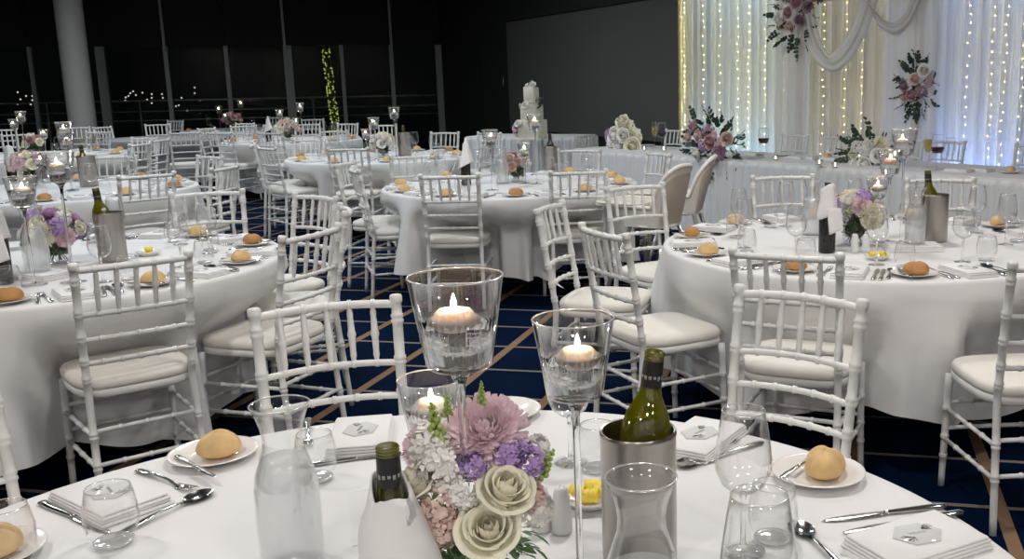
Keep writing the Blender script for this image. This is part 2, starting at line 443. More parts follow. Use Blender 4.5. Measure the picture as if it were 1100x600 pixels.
def table_and_cloth(key, seed, seg, colour, tdesc, cdesc, folds=13, amp=.030, hem=.17):
    (cx, cyy), _ = TAB[key]
    t = thing('round_table', (cx, cyy, 0))
    link('tabletop', MB().lathe([(0, .725), (R_T - .02, .725), (R_T - .008, .730), (R_T - .008, .748), (R_T - .02, .753), (0, .753)], 64).mesh('table_board', BOARD, auto=40), t)
    for a in range(4):
        x, y = .26 * math.cos(a * PI / 2 + .4), .26 * math.sin(a * PI / 2 + .4)
        link('leg', MB().tube([(x * 1.25, y * 1.25, 0), (x, y, .4), (x, y, .724)], .014, 8).mesh('table_leg', TMETAL), t)
    tag(t, tdesc, 'table', 'round banquet tables')
    rnd = random.Random(seed); ph = [rnd.uniform(0, 6.28) for _ in range(6)]
    near = []
    for (x, y, rz, tb) in chairs:
        dx, dy = x - cx, y - cyy
        if math.hypot(dx, dy) < 1.75: near.append((dx, dy, rz))
    def wave(a):
        return .62 * math.sin(folds * a + ph[0] + .8 * math.sin(3 * a + ph[1])) + .38 * math.sin((folds + 6) * a + ph[2] + .7 * math.sin(2 * a + ph[3]))
    zl = [.735, .70, .64, .56, .48, .40, .32, .25, .18, .12, .06]
    rings = [(r * R_T, 0) for r in (.25, .5, .75, .9, .97)]
    b = MB(); v = [(0, 0, TZ)]; n = seg
    for (r, _) in rings:
        for i in range(n):
            a = 2 * PI * i / n; v.append((r * math.cos(a), r * math.sin(a), TZ))
    for (r, z) in ((R_T - .004, TZ - .001), (R_T + .004, TZ - .006), (R_T + .008, TZ - .016)):
        for i in range(n):
            a = 2 * PI * i / n; v.append((r * math.cos(a), r * math.sin(a), z))
    H = .745 - hem
    for j in range(1, 11):
        s = j / 10
        for i in range(n):
            a = 2 * PI * i / n
            w = wave(a)
            z = .745 - (H + .035 * math.sin(4 * a + ph[4]) + .02 * math.sin(7 * a + ph[5])) * s
            r = R_T + .010 + .055 * s + amp * (s ** .8) * w * (1.5 if w > 0 else .8)
            for (dx, dy, rz) in near:      # linen gives way before a chair pushed in
                ca, sa = math.cos(-rz), math.sin(-rz)
                px, py = r * math.cos(a) - dx, r * math.sin(a) - dy
                lx, ly = px * ca - py * sa, px * sa + py * ca
                if z < .66 and abs(lx) < .36 and ly > -.34:
                    lim = math.hypot(dx, dy) - .215
                    k = 1 if abs(lx) < .215 else (.36 - abs(lx)) / .145; k = k * k * (3 - 2 * k)
                    kz = min(1, (.67 - z) / .17); kz = kz * kz * (3 - 2 * kz)
                    if r > lim: r = max(r + (lim - r) * k * kz, .45)
            v.append((r * math.cos(a), r * math.sin(a), z))
    f = [(0, 1 + i, 1 + (i + 1) % n) for i in range(n)]
    nr = len(rings) + 3 + 10
    for r in range(nr - 1):
        for i in range(n):
            k = (i + 1) % n
            f.append((1 + r * n + i, 1 + (r + 1) * n + i, 1 + (r + 1) * n + k, 1 + r * n + k))
    b.add(v, [tuple(q) for q in f])
    o = link('tablecloth', b.mesh('round_tablecloth', colour), None, (cx, cyy, 0))
    tag(o, cdesc, 'tablecloth', 'round white tablecloths')
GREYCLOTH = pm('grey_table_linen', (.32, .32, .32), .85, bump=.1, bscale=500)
for key, seed, seg, tw, cw in [
    ('T0', 1, 260, 'round table closest to the camera, hidden by its white cloth', 'white cloth on the large round table closest to the camera'),
    ('T1', 2, 260, 'round table under white linen before the bridal table', 'white floor-length cloth with soft folds before the curtained bridal table'),
    ('T2', 3, 260, 'round table under the cloth bearing the lilac posy', 'white cloth under the lilac and cream posy, cut by left edge'),
    ('T3', 4, 220, 'round table under linen bearing the blush rose vase', 'white cloth under the blush rose vase, mid room'),
    ('T4', 5, 160, 'round table bearing the dusky pink bouquet', 'white cloth under the dusky pink bouquet'),
    ('T5', 6, 120, 'round table nearest the pale round column', 'white cloth on the table nearest the pale column'),
    ('T6', 7, 120, 'round table bearing cream and pink flowers near the windows', 'pale cloth under the cream and pink flowers near the windows'),
    ('T9', 8, 96, 'farthest round table in front of the dark windows', 'pale cloth on the farthest table by the dark windows'),
    ('T7', 9, 160, 'round table bearing the round white bouquet', 'white cloth under the round white bouquet'),
    ('T8', 10, 96, 'small bare table in grey cloth by the windows', 'plain grey cloth on the bare table by the windows')]:
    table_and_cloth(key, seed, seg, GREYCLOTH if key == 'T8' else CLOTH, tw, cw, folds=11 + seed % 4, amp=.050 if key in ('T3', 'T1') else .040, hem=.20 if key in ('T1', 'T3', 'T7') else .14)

for (x, y, rz, tb) in chairs:
    o = CHAIR.put((x, y, 0), rz, scale=1.02)
    pool(o, 'white chiavari chair', 'at ' + TAB[tb][1], 'chair', TAB[tb][0], 'white chiavari chairs')

# ------------------------------------------------------------------ tableware kinds
def napkin_mesh():
    b = MB()
    for k in range(4):
        w, l = .066 - .0015 * k, .105 - .002 * k
        b.box((-w + .002 * (k % 2), -l, .001 + .0055 * k), (w, l - .003 * (k % 2), .0060 + .0055 * k), .0024)
    return b.mesh('folded_napkin', NAPKIN)
NAP = napkin_mesh()
def loft(secs, mat=0, seg=10):
    """secs (y, half width, half height, z)"""
    b = MB(); v = []
    for (y, w, h, z) in secs:
        for k in range(seg):
            a = 2 * PI * k / seg; v.append((w * math.cos(a), y, z + h * math.sin(a)))
    f = [tuple(range(seg)), tuple((len(secs) - 1) * seg + k for k in range(seg))[::-1]]
    for i in range(len(secs) - 1):
        for k in range(seg):
            q = (k + 1) % seg; f.append((i * seg + k, (i + 1) * seg + k, (i + 1) * seg + q, i * seg + q))
    return b.add(v, f, mat)
KNIFE = Proto('table_knife', [
    ('handle', loft([(-.118, .004, .002, .0042), (-.113, .0085, .0035, .0045), (-.08, .0088, .0038, .0045), (-.03, .0068, .0036, .0045), (-.005, .0055, .0032, .0045), (.0, .0062, .0030, .0045)]).mesh('knife_handle', STEEL), None),
    ('blade', loft([(-.004, .0050, .0018, .0042), (.012, .0085, .0011, .0040), (.06, .0100, .0009, .0034), (.095, .0085, .0007, .0030), (.112, .0045, .0006, .0028), (.118, .001, .0004, .0028)]).mesh('knife_blade', STEEL), None)])
def fork_mesh():
    b = loft([(-.100, .003, .0012, .0040), (-.096, .0080, .0016, .0044), (-.07, .0085, .0018, .0060), (-.03, .0048, .0018, .0082), (.01, .0034, .0018, .0072), (.035, .0050, .0016, .0038), (.050, .0112, .0013, .0022), (.060, .0115, .0012, .0026)])
    for k in range(4):
        x = (k - 1.5) * .0062
        b.tube([(x, .058, .0026), (x, .078, .0052), (x * .97, .098, .0090)], [.0020, .0018, .0010], 6)
    return b.mesh('fork', STEEL)
FORK = fork_mesh()
def spoon_mesh():
    b = loft([(-.100, .003, .0012, .0040), (-.096, .0080, .0016, .0044), (-.06, .0078, .0018, .0070), (-.02, .0042, .0018, .0098), (.02, .0036, .0018, .0088), (.042, .0048, .0015, .0062)])
    def fn(u, v):
        a = 2 * PI * u; r = v
        return (.0205 * r * math.sin(a) * (1 - .12 * math.cos(a)), .070 - .031 * r * math.cos(a), .0022 + .0068 * r * r)
    b.grid(fn, 24, 6, closed=True)
    def fn2(u, v):
        x, y, z = fn(u, v); return (x * 1.02, (y - .07) * 1.02 + .07, z - .0014)
    b.grid(fn2, 24, 6, closed=True)
    return b.mesh('spoon', STEEL)
SPOON = spoon_mesh()
PLATE = MB().lathe([(0, .002), (.048, .002), (.052, .0035), (.066, .011), (.086, .0155), (.0885, .0165), (.088, .0180), (.083, .0172), (.062, .0115), (.052, .0065), (.045, .0055), (0, .0055)], 48).mesh('side_plate', PORCELAIN)
def roll_mesh(seed):
    rnd = random.Random(seed); ph = [rnd.uniform(0, 6) for _ in range(6)]
    def fn(u, v):
        a = 2 * PI * u; e = PI * v
        x, y, z = math.cos(a) * math.sin(e), math.sin(a) * math.sin(e), -math.cos(e)
        k = 1 + .05 * math.sin(2 * a + ph[0]) + .04 * math.sin(3 * a + ph[1]) * math.sin(e) + .03 * math.sin(4 * x + ph[2])
        sq = 2.6; q = (abs(math.cos(a)) ** sq + abs(math.sin(a)) ** sq) ** (-1 / sq)
        h = (.036 if z > 0 else .016) * z * k
        h -= .004 * math.exp(-(y * 8 + .6 * math.sin(3 * x)) ** 2) * max(0, z)
        return (x * .047 * k * (.6 + .4 * q), y * .040 * k * (.6 + .4 * q), .016 + h)
    return MB().grid(fn, 28, 14, closed=True).mesh('bread_roll', CRUST)
ROLLS = [roll_mesh(i) for i in range(4)]
CRUST2 = pm('darker_bread_crust', (.50, .25, .085), .7, bump=.35, bscale=60, var=.35, vscale=28)
def darker(me):
    m = me.copy(); m.materials[0] = CRUST2; return m
ROLLS.append(darker(ROLLS[1]))
def ring(r, z, t, seg=36):
    return [( r + t * math.cos(a), z + t * math.sin(a)) for a in [2 * PI * k / 8 for k in range(9)]]
def wine_glass(far=False):
    seg = 16 if far else 36
    bowl = [(.006, .098), (.020, .101), (.034, .113), (.0425, .134), (.044, .152), (.0405, .180), (.0355, .212), (.0325, .228)]
    inner = [(r - .0012, z + .0008) for r, z in bowl[::-1]]
    stem = [(0, .0012), (.034, .0012), (.0345, .0022), (.02, .004), (.007, .008), (.0042, .018), (.0038, .05), (.0040, .085), (.006, .097), (.0, .1005)]
    if far:
        return MB().lathe(bowl, seg).lathe(stem, 10).lathe(ring(.0325, .228, .0010), seg, 1).mesh('wine_glass', [GLASS, RIM])
    return Proto('wine_glass', [('bowl', MB().lathe(bowl + [(.0319, .2285)] + inner, seg).lathe(ring(.0322, .2285, .0008), seg, 1).mesh('wine_glass_bowl', [GLASS, RIM]), None), ('stem', MB().lathe(stem[4:], 16).mesh('wine_glass_stem', SOLIDGLASS), None), ('foot', MB().lathe([(0, .0012), (.034, .0012), (.0345, .0022), (.02, .004), (.007, .008)], 32).mesh('wine_glass_foot', GLASS), None)])
WINE, WINE_FAR = wine_glass(), wine_glass(True)
def tumbler(far=False):
    prof = [(0, .001), (.026, .001), (.030, .004), (.0385, .022), (.0425, .045), (.0415, .065), (.0375, .088), (.0345, .100)]
    if far: return MB().lathe(prof, 14).lathe(ring(.0345, .1, .0012), 14, 1).mesh('tumbler', [GLASS, RIM])
    inn = [(max(0, r - .0016), z + .0006) for r, z in prof[::-1] if z > .01]
    base = [(0, .001), (.025, .001), (.0290, .0040), (.0315, .0085), (.027, .0068), (.018, .0058), (0, .0052)]
    return MB().lathe(prof[3:] + [(.0337, .1005)] + inn, 36).lathe(base, 36, 1).lathe(ring(.0341, .1004, .0009), 36, 1).mesh('tumbler', [GLASS, RIM])
TUMB, TUMB_FAR = tumbler(), tumbler(True)
def carafe():
    out = [(0, .001), (.044, .001), (.047, .004), (.0485, .02), (.0495, .08), (.0490, .130), (.0455, .155), (.038, .178), (.0315, .198), (.0300, .214), (.0325, .232), (.0385, .252), (.0455, .268)]
    inn = [(max(0, r - .002), z + (.006 if z < .01 else 0)) for r, z in out[::-1]]
    wat = [(0, .008), (.044, .008), (.0460, .02), (.0470, .08), (.0465, .130), (.043, .153), (.0385, .168), (.034, .182), (0, .1825)]
    return Proto('water_carafe', [('glass_body', MB().lathe(out + [(.0450, .2685)] + inn, 40).lathe(ring(.0448, .2685, .0014), 40, 1).mesh('carafe_body', [GLASS, RIM]), None), ('chilled_water', MB().lathe(wat, 36).mesh('carafe_water', FROST), None)])
CARAFE = carafe()
def carafe_ice():
    rnd = random.Random(4); p = list(CARAFE.parts); b = MB()
    for i in range(26):
        a, r = rnd.uniform(0, 6.28), rnd.uniform(0, .030)
        T = Matrix.Translation((r * math.cos(a), r * math.sin(a), rnd.uniform(.10, .135))) @ Matrix.Rotation(rnd.uniform(0, 3), 4, Vector((rnd.random(), rnd.random(), 1)))
        b.box((-.007, -.007, -.007), (.007, .007, .007), .002, T=T)
    wat = [(0, .008), (.044, .008), (.0460, .02), (.0470, .08), (.0465, .128), (.044, .146), (0, .1465)]
    return Proto('water_carafe', [p[0], ('chilled_water', MB().lathe(wat, 36).mesh('iced_carafe_water', FROST), None), ('crushed_ice', b.mesh('crushed_ice', ICE, smooth=False), None)])
CARAFE_ICE = carafe_ice()
def candle_vase(h, k):
    zb = h - .118 * k; rr, rb = .060 * k, .042 * k
    bowl = [(0, zb), (rb - .006, zb), (rb, zb + .005), (rr, h), (rr - .0015, h + .0008), (rb - .0025, zb + .008), (rb - .008, zb + .0045), (0, zb + .004)]
    stem = [(0, .004), (.008, .007), (.0058, .02), (.0052, .05), (.0052, zb - .05), (.0065, zb - .022), (.013, zb - .008), (.020, zb - .0008), (0, zb - .0005)]
    foot = [(0, .001), (.048 * k, .001), (.049 * k, .003), (.03, .0055), (.008, .008)]
    wl = zb + .066 * k; rw = lerp(rb, rr, .56)
    water = [(0, zb + .0045), (rb - .008, zb + .0050), (rb - .0032, zb + .0085), (rw - .0025, wl), (0, wl)]
    return Proto('candle_vase', [('bowl', MB().lathe(bowl, 40).lathe(ring(rr - .0007, h + .0004, .0012), 40, 1).mesh('candle_vase_bowl', [GLASS, RIM]), None), ('stem', MB().lathe(stem, 14).mesh('candle_vase_stem', SOLIDGLASS), None), ('foot', MB().lathe(foot, 32).mesh('candle_vase_foot', GLASS), None), ('water', MB().lathe(water, 32).mesh('candle_vase_water', WATER), None)]), wl
VASES = {q: candle_vase(h, k) for q, (h, k) in dict(tall=(.515, 1.0), mid=(.425, .97), low=(.30, .86)).items()}
wax = [(0, -.018), (.018, -.017), (.028, -.010), (.0318, -.002), (.0318, .0), (.0300, .0015), (.0262, .003), (.0250, .0075), (.0205, .0118), (.010, .0122), (0, .0115)]
flame = [(0, .0140), (.0024, .0155), (.0036, .0185), (.0032, .022), (.0018, .027), (.0005, .031), (0, .032)]
CANDLE = Proto('floating_candle', [('wax', MB().lathe(wax, 28).mesh('candle_wax', WAX), None), ('wick', MB().tube([(0, 0, .010), (.0003, 0, .0152)], .0007, 6).mesh('candle_wick', WICK), None), ('flame', MB().lathe(flame, 12).mesh('candle_flame', FLAME), None)])
def cooler_parts():
    out = [(0, .001), (.056, .001), (.0585, .003), (.0595, .01), (.0595, .208), (.0605, .212), (.0605, .216), (.059, .219), (.056, .218), (.0545, .210), (.0535, .02), (0, .018)]
    return [('steel_wall', MB().lathe(out, 56).mesh('cooler_wall', BRUSHED, auto=45), None)]
COOLER = Proto('wine_cooler', cooler_parts())
bott = [(0, .004), (.030, .001), (.0355, .004), (.0368, .010), (.0370, .175), (.0362, .192), (.032, .210), (.024, .226), (.0175, .240), (.0150, .256)]
neck = [(.0150, .256), (.0145, .280), (.0142, .296), (.0152, .297), (.0152, .304), (.0138, .305), (.0125, .303), (0, .300)]
def bottle(glass, cut_neck, name):
    parts = [('glass_body', MB().lathe(bott + ([(.0150, .262)] if cut_neck else []), 36).mesh('bottle_body', glass), None)]
    if cut_neck:
        fo = [(.0154, .252), (.0153, .276), (.0150, .292), (.0150, .2925), (.0138, .2925)]
        parts.append(('foil_sleeve', MB().lathe(fo, 28).mesh('bottle_foil', FOIL), None))
        th = [(.0138, .29)]
        for k in range(3): th += [(.0138, .2935 + .0042 * k), (.0152, .2950 + .0042 * k), (.0138, .2972 + .0042 * k)]
        th += [(.0138, .306), (.012, .306), (.012, .29)]
        parts.append(('screw_thread', MB().lathe(th, 24).mesh('bottle_thread', GREENGLASS), None))
        pr = MB()
        for k in range(14):
            a = 2 * PI * k / 14
            T = Matrix.Rotation(a, 4, 'Z') @ Matrix.Translation((.01545, 0, .268))
            pr.box((-.0001, -.002, -.003 + .001 * (k % 3)), (.0001, .002, .003), T=T)
        parts.append(('foil_lettering', pr.mesh('foil_lettering', FOILPRINT), 1))
    else:
        parts.append(('neck_foil', MB().lathe(neck, 28).mesh('bottle_neck', FOIL), None))
    return Proto(name, parts)
WHITE_WINE, RED_WINE = bottle(GREENGLASS, True, 'wine_bottle'), bottle(DARKGLASS, False, 'wine_bottle')
def bottle_r(z):
    zz = [(-1, .037), (.178, .037), (.195, .0355), (.212, .031), (.228, .0235), (.242, .0172), (.4, .0152)]
    for (z0, r0), (z1, r1) in zip(zz, zz[1:]):
        if z0 <= z <= z1: return lerp(r0, r1, (z - z0) / (z1 - z0))
    return .0152
def wrap_mesh(kind):
    b = MB(); rnd = random.Random(5)
    if kind == 'cone':       # linen wound round the bottle like a collar, its tail to one side
        def fn(u, v):
            a = 2 * PI * u * 1.25 - .5
            notch = max(0, math.cos(a + 1.75)) ** 3; right = max(0, math.cos(a - .1))
            z = lerp(.030, .268 - .030 * notch - .030 * right, v)
            r = .051 - .030 * v ** 1.5 + .020 * right * math.sin(PI * min(1, .25 + v * .75)) + .004 * math.sin(5 * a) * (1 - v) + .004 * u
            r = max(r, bottle_r(z) + .006)
            return (r * math.cos(a) , r * math.sin(a), z)
        b.grid(fn, 110, 20)
        def fl(u, v):
            a = lerp(3.0, 4.5, u); r = lerp(.050, .115, v) + .006 * math.sin(6 * u)
            return (r * math.cos(a), r * math.sin(a), lerp(.14, .005, v ** .8) + .006 * math.sin(9 * u + 2 * v))
        b.grid(fl, 18, 10)
    elif kind == 'peak':     # linen drawn to a point over the neck, one corner trailing
        def fn(u, v):
            a = 2 * PI * u
            z = lerp(.15 + .03 * math.cos(a), .355, v); r = lerp(.062, .004, v ** .85) + .004 * math.sin(5 * a) * (1 - v)
            if z < .306: r = max(r, bottle_r(z) + .006)
            return (r * math.cos(a) + .012 * v, r * math.sin(a), z)
        b.grid(fn, 48, 14, closed=True)
        def fl(u, v):
            y = lerp(-.035, .035, u); return (-.045 - .10 * v, y * (1.2 - .5 * v), lerp(.24, .02, v ** .8) + .006 * math.sin(7 * u))
        b.grid(fl, 10, 10)
    else:                    # folded band with a hanging tail
        def fn(u, v):
            a = 2 * PI * u
            z = lerp(.165 + .02 * math.cos(a), .285 + .02 * math.cos(a + 1), v)
            r = max(.043 - .016 * v + .003 * math.sin(4 * a), bottle_r(z) + .005)
            return (r * math.cos(a), r * math.sin(a), z)
        b.grid(fn, 36, 8, closed=True)
        def fl(u, v):
            x = lerp(-.012, .050, u); return (x + .012 * v, -.043 - .006 * math.sin(3 * u + 2 * v), lerp(.20, .085 + .02 * u, v))
        b.grid(fl, 10, 8)
    me = b.mesh('bottle_napkin_' + kind, NAPKIN)
    return me
def solid(o, t=.003, lvl=0):
    m = o.modifiers.new('thickness', 'SOLIDIFY'); m.thickness = t; m.offset = 0
    return o
def shaker(name, holes):
    b = MB().lathe([(0, .001), (.0165, .001), (.018, .003), (.0175, .02), (.0135, .070), (.0120, .078), (.008, .082), (0, .083)], 24)
    h = MB()
    for k in range(holes):
        a = 2 * PI * k / max(1, holes - 1); r = 0 if k == 0 else .0045
        h.ball((r * math.cos(a), r * math.sin(a), .0826), .0009, seg=6, rings=4)
    return Proto(name, [('ceramic_body', b.mesh(name + '_body', CERAM), None), ('pour_holes', h.mesh(name + '_holes', INK), None)])
SALT, PEPPER = shaker('salt_shaker', 1), shaker('pepper_shaker', 4)
DISH = MB().lathe([(0, .001), (.034, .001), (.037, .003), (.052, .016), (.055, .019), (.054, .0205), (.050, .0185), (.036, .0065), (0, .006)], 40).mesh('butter_dish', PORCELAIN)
def butter_mesh(seed):
    rnd = random.Random(seed); b = MB()
    k0 = rnd.uniform(0, 6)
    def fn(u, v):
        a = 4.2 * v + k0; r = .010 + .004 * v
        return ((u - .5) * .026, r * math.cos(a), .014 + r * math.sin(a) + .0012 * math.sin(20 * u))
    b.grid(fn, 16, 18)
    return b.mesh('butter_curl', BUTTER)
BUTTERS = [butter_mesh(i) for i in range(3)]
def hexcard():
    o = [(.045 * math.cos(a * PI / 3), .038 * math.sin(a * PI / 3)) for a in range(6)]
    b = MB().slab(o, .0002, .0026, .0004)
    s = MB(); rnd = random.Random(9)
    for cx, cyy, dr in ((.012, .012, .5), (-.014, -.012, 3.6)):
        for k in range(7):
            a = dr + rnd.uniform(-1.1, 1.1); L = rnd.uniform(.013, .024)
            p0 = Vector((cx, cyy, .0030)); p1 = p0 + Vector((math.cos(a) * L, math.sin(a) * L * .8, 0))
            s.tube([p0, (p0 + p1) / 2 + Vector((.001, .001, 0)), p1], .00032, 4)
            nrm = Vector((-math.sin(a), math.cos(a), 0)) * .0011
            for t in (.7, 1):
                q = p0.lerp(p1, t); s.add([q - nrm, q + (p1 - p0) * .12, q + nrm, q - (p1 - p0) * .12], [(0, 1, 2, 3)])
    t = MB(); pts = []
    for k in range(50): pts.append((-.016 + .032 * k / 49, .0035 * math.sin(k * .9) * (1 if k % 13 else .4) - .001, .0030))
    t.tube(pts, .00028, 4)
    return Proto('name_tag', [('acrylic_hexagon', b.mesh('hexagon_tag', ACRYL), None), ('printed_sprigs', s.mesh('tag_sprigs', INK, smooth=False), None), ('script_name', t.mesh('tag_script', GREYINK), None)])
TAG = hexcard()
def menucard():
    b = MB().box((-.035, -.085, .0002), (.035, .085, .0012))
    t = MB()
    for row in range(6):
        y = .055 - row * .020; w = .022 - .006 * (row % 3 == 2)
        t.tube([(-w + 2 * w * k / 40, y + .0028 * math.sin(k * 1.25 + row) * (.5 + .5 * math.sin(k * .37 + row)), .0014) for k in range(41)], .00028, 4)
    return Proto('menu_card', [('paper', b.mesh('menu_paper', PAPER), None), ('script_lines', t.mesh('menu_script', GREYINK), None)])
MENU = menucard()

# ------------------------------------------------------------------ flowers
FM = {}
def rose(r, mat, seed=0, lo=False):
    key = ('rose', round(r, 3), mat.name, seed, lo)
    if key in FM: return FM[key]
    rnd = random.Random(seed); b = MB()
    layers = [(2, 0), (3, 1), (3, 2), (4, 3), (5, 4)] if not lo else [(2, 0), (3, 2), (5, 4)]
    RT_, ZT = (.08, .24, .42, .62, .90), (1.22, 1.18, 1.10, .98, .80)
    nu, nv = (8, 8) if not lo else (4, 4)
    for n, i in layers:
        off = rnd.uniform(0, 6)
        for k in range(n):
            a0 = off + 2 * PI * k / n; ph = PI / n * 1.5; jit = rnd.uniform(.93, 1.07)
            def fn(u, v, a0=a0, ph=ph, i=i, jit=jit):
                uu = 2 * u - 1; wv = math.sin(PI * (.15 + .62 * v)) ** .6
                a = a0 + uu * ph * wv
                rad = r * (.08 + (RT_[i] * jit - .08) * v ** .8 + .13 * math.sin(PI * min(1, v * 1.05)) * (1 if i > 0 else .5) + .035 * (uu + 1))
                z = r * 1.05 * ZT[i] * jit * v ** (.9 + .06 * i) * (1 - .20 * uu * uu * v * v)
                if i >= 2: q = max(0, v - .72) * 3.57; z -= r * .09 * q * q * (i - 1) * .6; rad += r * .12 * q * q * (1 - .5 * uu * uu)
                return (rad * math.cos(a), rad * math.sin(a), z - r * .25)
            b.grid(fn, nu, nv)
    FM[key] = b.mesh('rose_bloom', mat); return FM[key]
def chrys(r, mat, seed=0, lo=False):
    key = ('chrys', round(r, 3), mat.name, seed, lo)
    if key in FM: return FM[key]
    rnd = random.Random(seed); b = MB(); J = 12 if not lo else 6
    for j in range(J):
        t_ = j / (J - 1); el0 = math.radians(lerp(80, -22, t_)); n = int(lerp(8, 46 if not lo else 22, t_))
        for k in range(n):
            a = 2 * PI * (k + .5 * (j % 2)) / n + rnd.uniform(-.08, .08); e0 = el0 + rnd.uniform(-.08, .08)
            L = r * lerp(.52, 1.02, t_ ** .8) * rnd.uniform(.92, 1.07); curl = rnd.uniform(.35, .75)
            side = Vector((-math.sin(a), math.cos(a), 0)); w = r * (.066 if not lo else .15); pts = []
            for v_, ww in ((.2, .5), (.5, .9), (.8, 1.0), (.95, .85), (1.02, .5)):
                e = e0 + curl * (v_ - .45); c = Vector((math.cos(a) * math.cos(e), math.sin(a) * math.cos(e), math.sin(e) * .85)) * L * v_
                inw = -c.normalized() * w * .35
                pts += [c - side * w * ww - inw * ww, c, c + side * w * ww - inw * ww]
            f = []
            for q in range(4): f += [(q * 3, q * 3 + 1, q * 3 + 4, q * 3 + 3), (q * 3 + 1, q * 3 + 2, q * 3 + 5, q * 3 + 4)]
            b.add(pts, f)
    FM[key] = b.mesh('chrysanthemum_bloom', mat); return FM[key]
def cluster(r, mat, seed=0, n=40, size=.18):
    key = ('cluster', round(r, 3), mat.name, seed, n)
    if key in FM: return FM[key]
    rnd = random.Random(seed); b = MB()
    for _ in range(n):
        a, e = rnd.uniform(0, 6.28), math.asin(rnd.uniform(-.2, 1)); rr = r * rnd.uniform(.75, 1.05)
        c = Vector((math.cos(a) * math.cos(e), math.sin(a) * math.cos(e), math.sin(e))) * rr
        q = c.normalized().to_track_quat('Z', 'Y').to_matrix().to_4x4(); T = Matrix.Translation(c) @ q
        s = r * size * rnd.uniform(.8, 1.3); v = [(0, 0, 0)]; f = []
        for k in range(5):
            a1 = 2 * PI * k / 5 + rnd.uniform(0, 1); v += [(s * math.cos(a1 - .5), s * math.sin(a1 - .5), s * .35), (s * 1.25 * math.cos(a1), s * 1.25 * math.sin(a1), s * .5), (s * math.cos(a1 + .5), s * math.sin(a1 + .5), s * .35)]
            f.append((0, 3 * k + 1, 3 * k + 2, 3 * k + 3))
        b.add(v, f, T=T)
    FM[key] = b.mesh('blossom_cluster', mat); return FM[key]
def spike(h, mat, seed=0):
    key = ('spike', round(h, 3), mat.name, seed)
    if key in FM: return FM[key]
    rnd = random.Random(seed); b = MB()
    b.tube([(0, 0, -h * .4), (0, 0, h)], [h * .03, h * .015], 5, 1)
    for k in range(24):
        t = k / 23; a = k * 2.4; r = h * lerp(.17, .03, t)
        c = (r * math.cos(a), r * math.sin(a), h * t)
        b.ball(c, h * lerp(.10, .035, t), (1, 1, 1.2), 6, 5)
    FM[key] = b.mesh('bud_spike', [mat, STEMG]); return FM[key]
def leafpatch(b, base, d, up, L, w, rnd, roundish=False, mat=0):
    d = d.normalized(); s = d.cross(up)
    if s.length < .05: s = d.cross(Vector((1, .3, 0)))
    s.normalize(); nrm = s.cross(d)
    prof = ((0, .12), (.25, .8), (.55, 1.0), (.8, .72), (1, .06)) if not roundish else ((0, .2), (.2, .8), (.5, 1.0), (.8, .8), (1, .25))
    pts = []
    for t, k in prof:
        c = base + d * L * t - nrm * L * .25 * t * t
        pts += [c - s * w * k + nrm * w * .25 * k, c, c + s * w * k + nrm * w * .25 * k]
    f = []
    for q in range(4): f += [(q * 3, q * 3 + 1, q * 3 + 4, q * 3 + 3), (q * 3 + 1, q * 3 + 2, q * 3 + 5, q * 3 + 4)]
    b.add(pts, f, mat)
def sprig(L, mat, seed=0, n=7, lw=.35, leaf=.35, droop=.3, roundish=False):
    key = ('sprig', round(L, 3), mat.name, seed, n, roundish, droop)
    if key in FM: return FM[key]
    rnd = random.Random(seed); b = MB(); pts = []
    for k in range(8):
        t = k / 7; pts.append(Vector((L * t * .9, L * .08 * math.sin(3 * t + seed), L * (.5 * t - droop * 1.6 * t * t))))
    b.tube(pts, [L * .012 * (1.3 - k / 8) for k in range(8)], 5, 1)
    for k in range(n):
        t = (k + 1) / n; i = min(6, int(t * 7)); p = pts[i].lerp(pts[min(7, i + 1)], t * 7 - i); dr = (pts[min(7, i + 1)] - pts[i]) if i < 7 else pts[7] - pts[6]
        for sgn in ((-1, 1) if k < n - 1 else (0,)):
            d = dr.normalized() + Vector((0, sgn * .9, rnd.uniform(-.2, .4)))
            leafpatch(b, p, d, Vector((0, 0, 1)), L * leaf * rnd.uniform(.8, 1.1), L * leaf * lw * .5 * (1.4 if roundish else 1), rnd, roundish)
    FM[key] = b.mesh('leaf_sprig', [mat, STEMG]); return FM[key]
def aim(c, d, spin=0):
    d = Vector(d).normalized()
    return Matrix.Translation(c) @ d.to_track_quat('Z', 'Y').to_matrix().to_4x4() @ Matrix.Rotation(spin, 4, 'Z')
def aimx(c, d, spin=0):
    d = Vector(d).normalized()
    return Matrix.Translation(c) @ d.to_track_quat('X', 'Z').to_matrix().to_4x4() @ Matrix.Rotation(spin, 4, 'X')
def jar_vase(h, r, ribs=16):
    pr = [(0, .001), (r * .8, .001), (r * .95, h * .06), (r, h * .3), (r * .97, h * .7), (r * .82, h * .88), (r * .86, h), (r * .82, h), (r * .78, h * .88), (r * .92, h * .68), (r * .94, h * .3), (r * .8, h * .10), (0, h * .09)]
    return MB().lathe(pr, 64, mod=lambda a, t: 1 + .025 * math.cos(ribs * a)).mesh('posy_jar', GLASS)
def stems_mesh(h, r, n, seed):
    rnd = random.Random(seed); b = MB()
    for k in range(n):
        a = rnd.uniform(0, 6.28); q = r * rnd.uniform(.2, .75); a2 = a + PI + rnd.uniform(-.8, .8)
        b.tube([(q * math.cos(a2), q * math.sin(a2), h * .14), (q * math.cos(a), q * math.sin(a), h * 1.1)], .0022, 5)
    for k in range(n * 14):
        a = rnd.uniform(0, 6.28); q = r * rnd.uniform(.3, .8)
        leafpatch(b, Vector((q * math.cos(a), q * math.sin(a), h * rnd.uniform(.3, .8))), Vector((rnd.uniform(-1, 1), rnd.uniform(-1, 1), .8)), Vector((0, 0, 1)), r * .6, r * .22, rnd)
    return b.mesh('flower_stems', [LEAF])
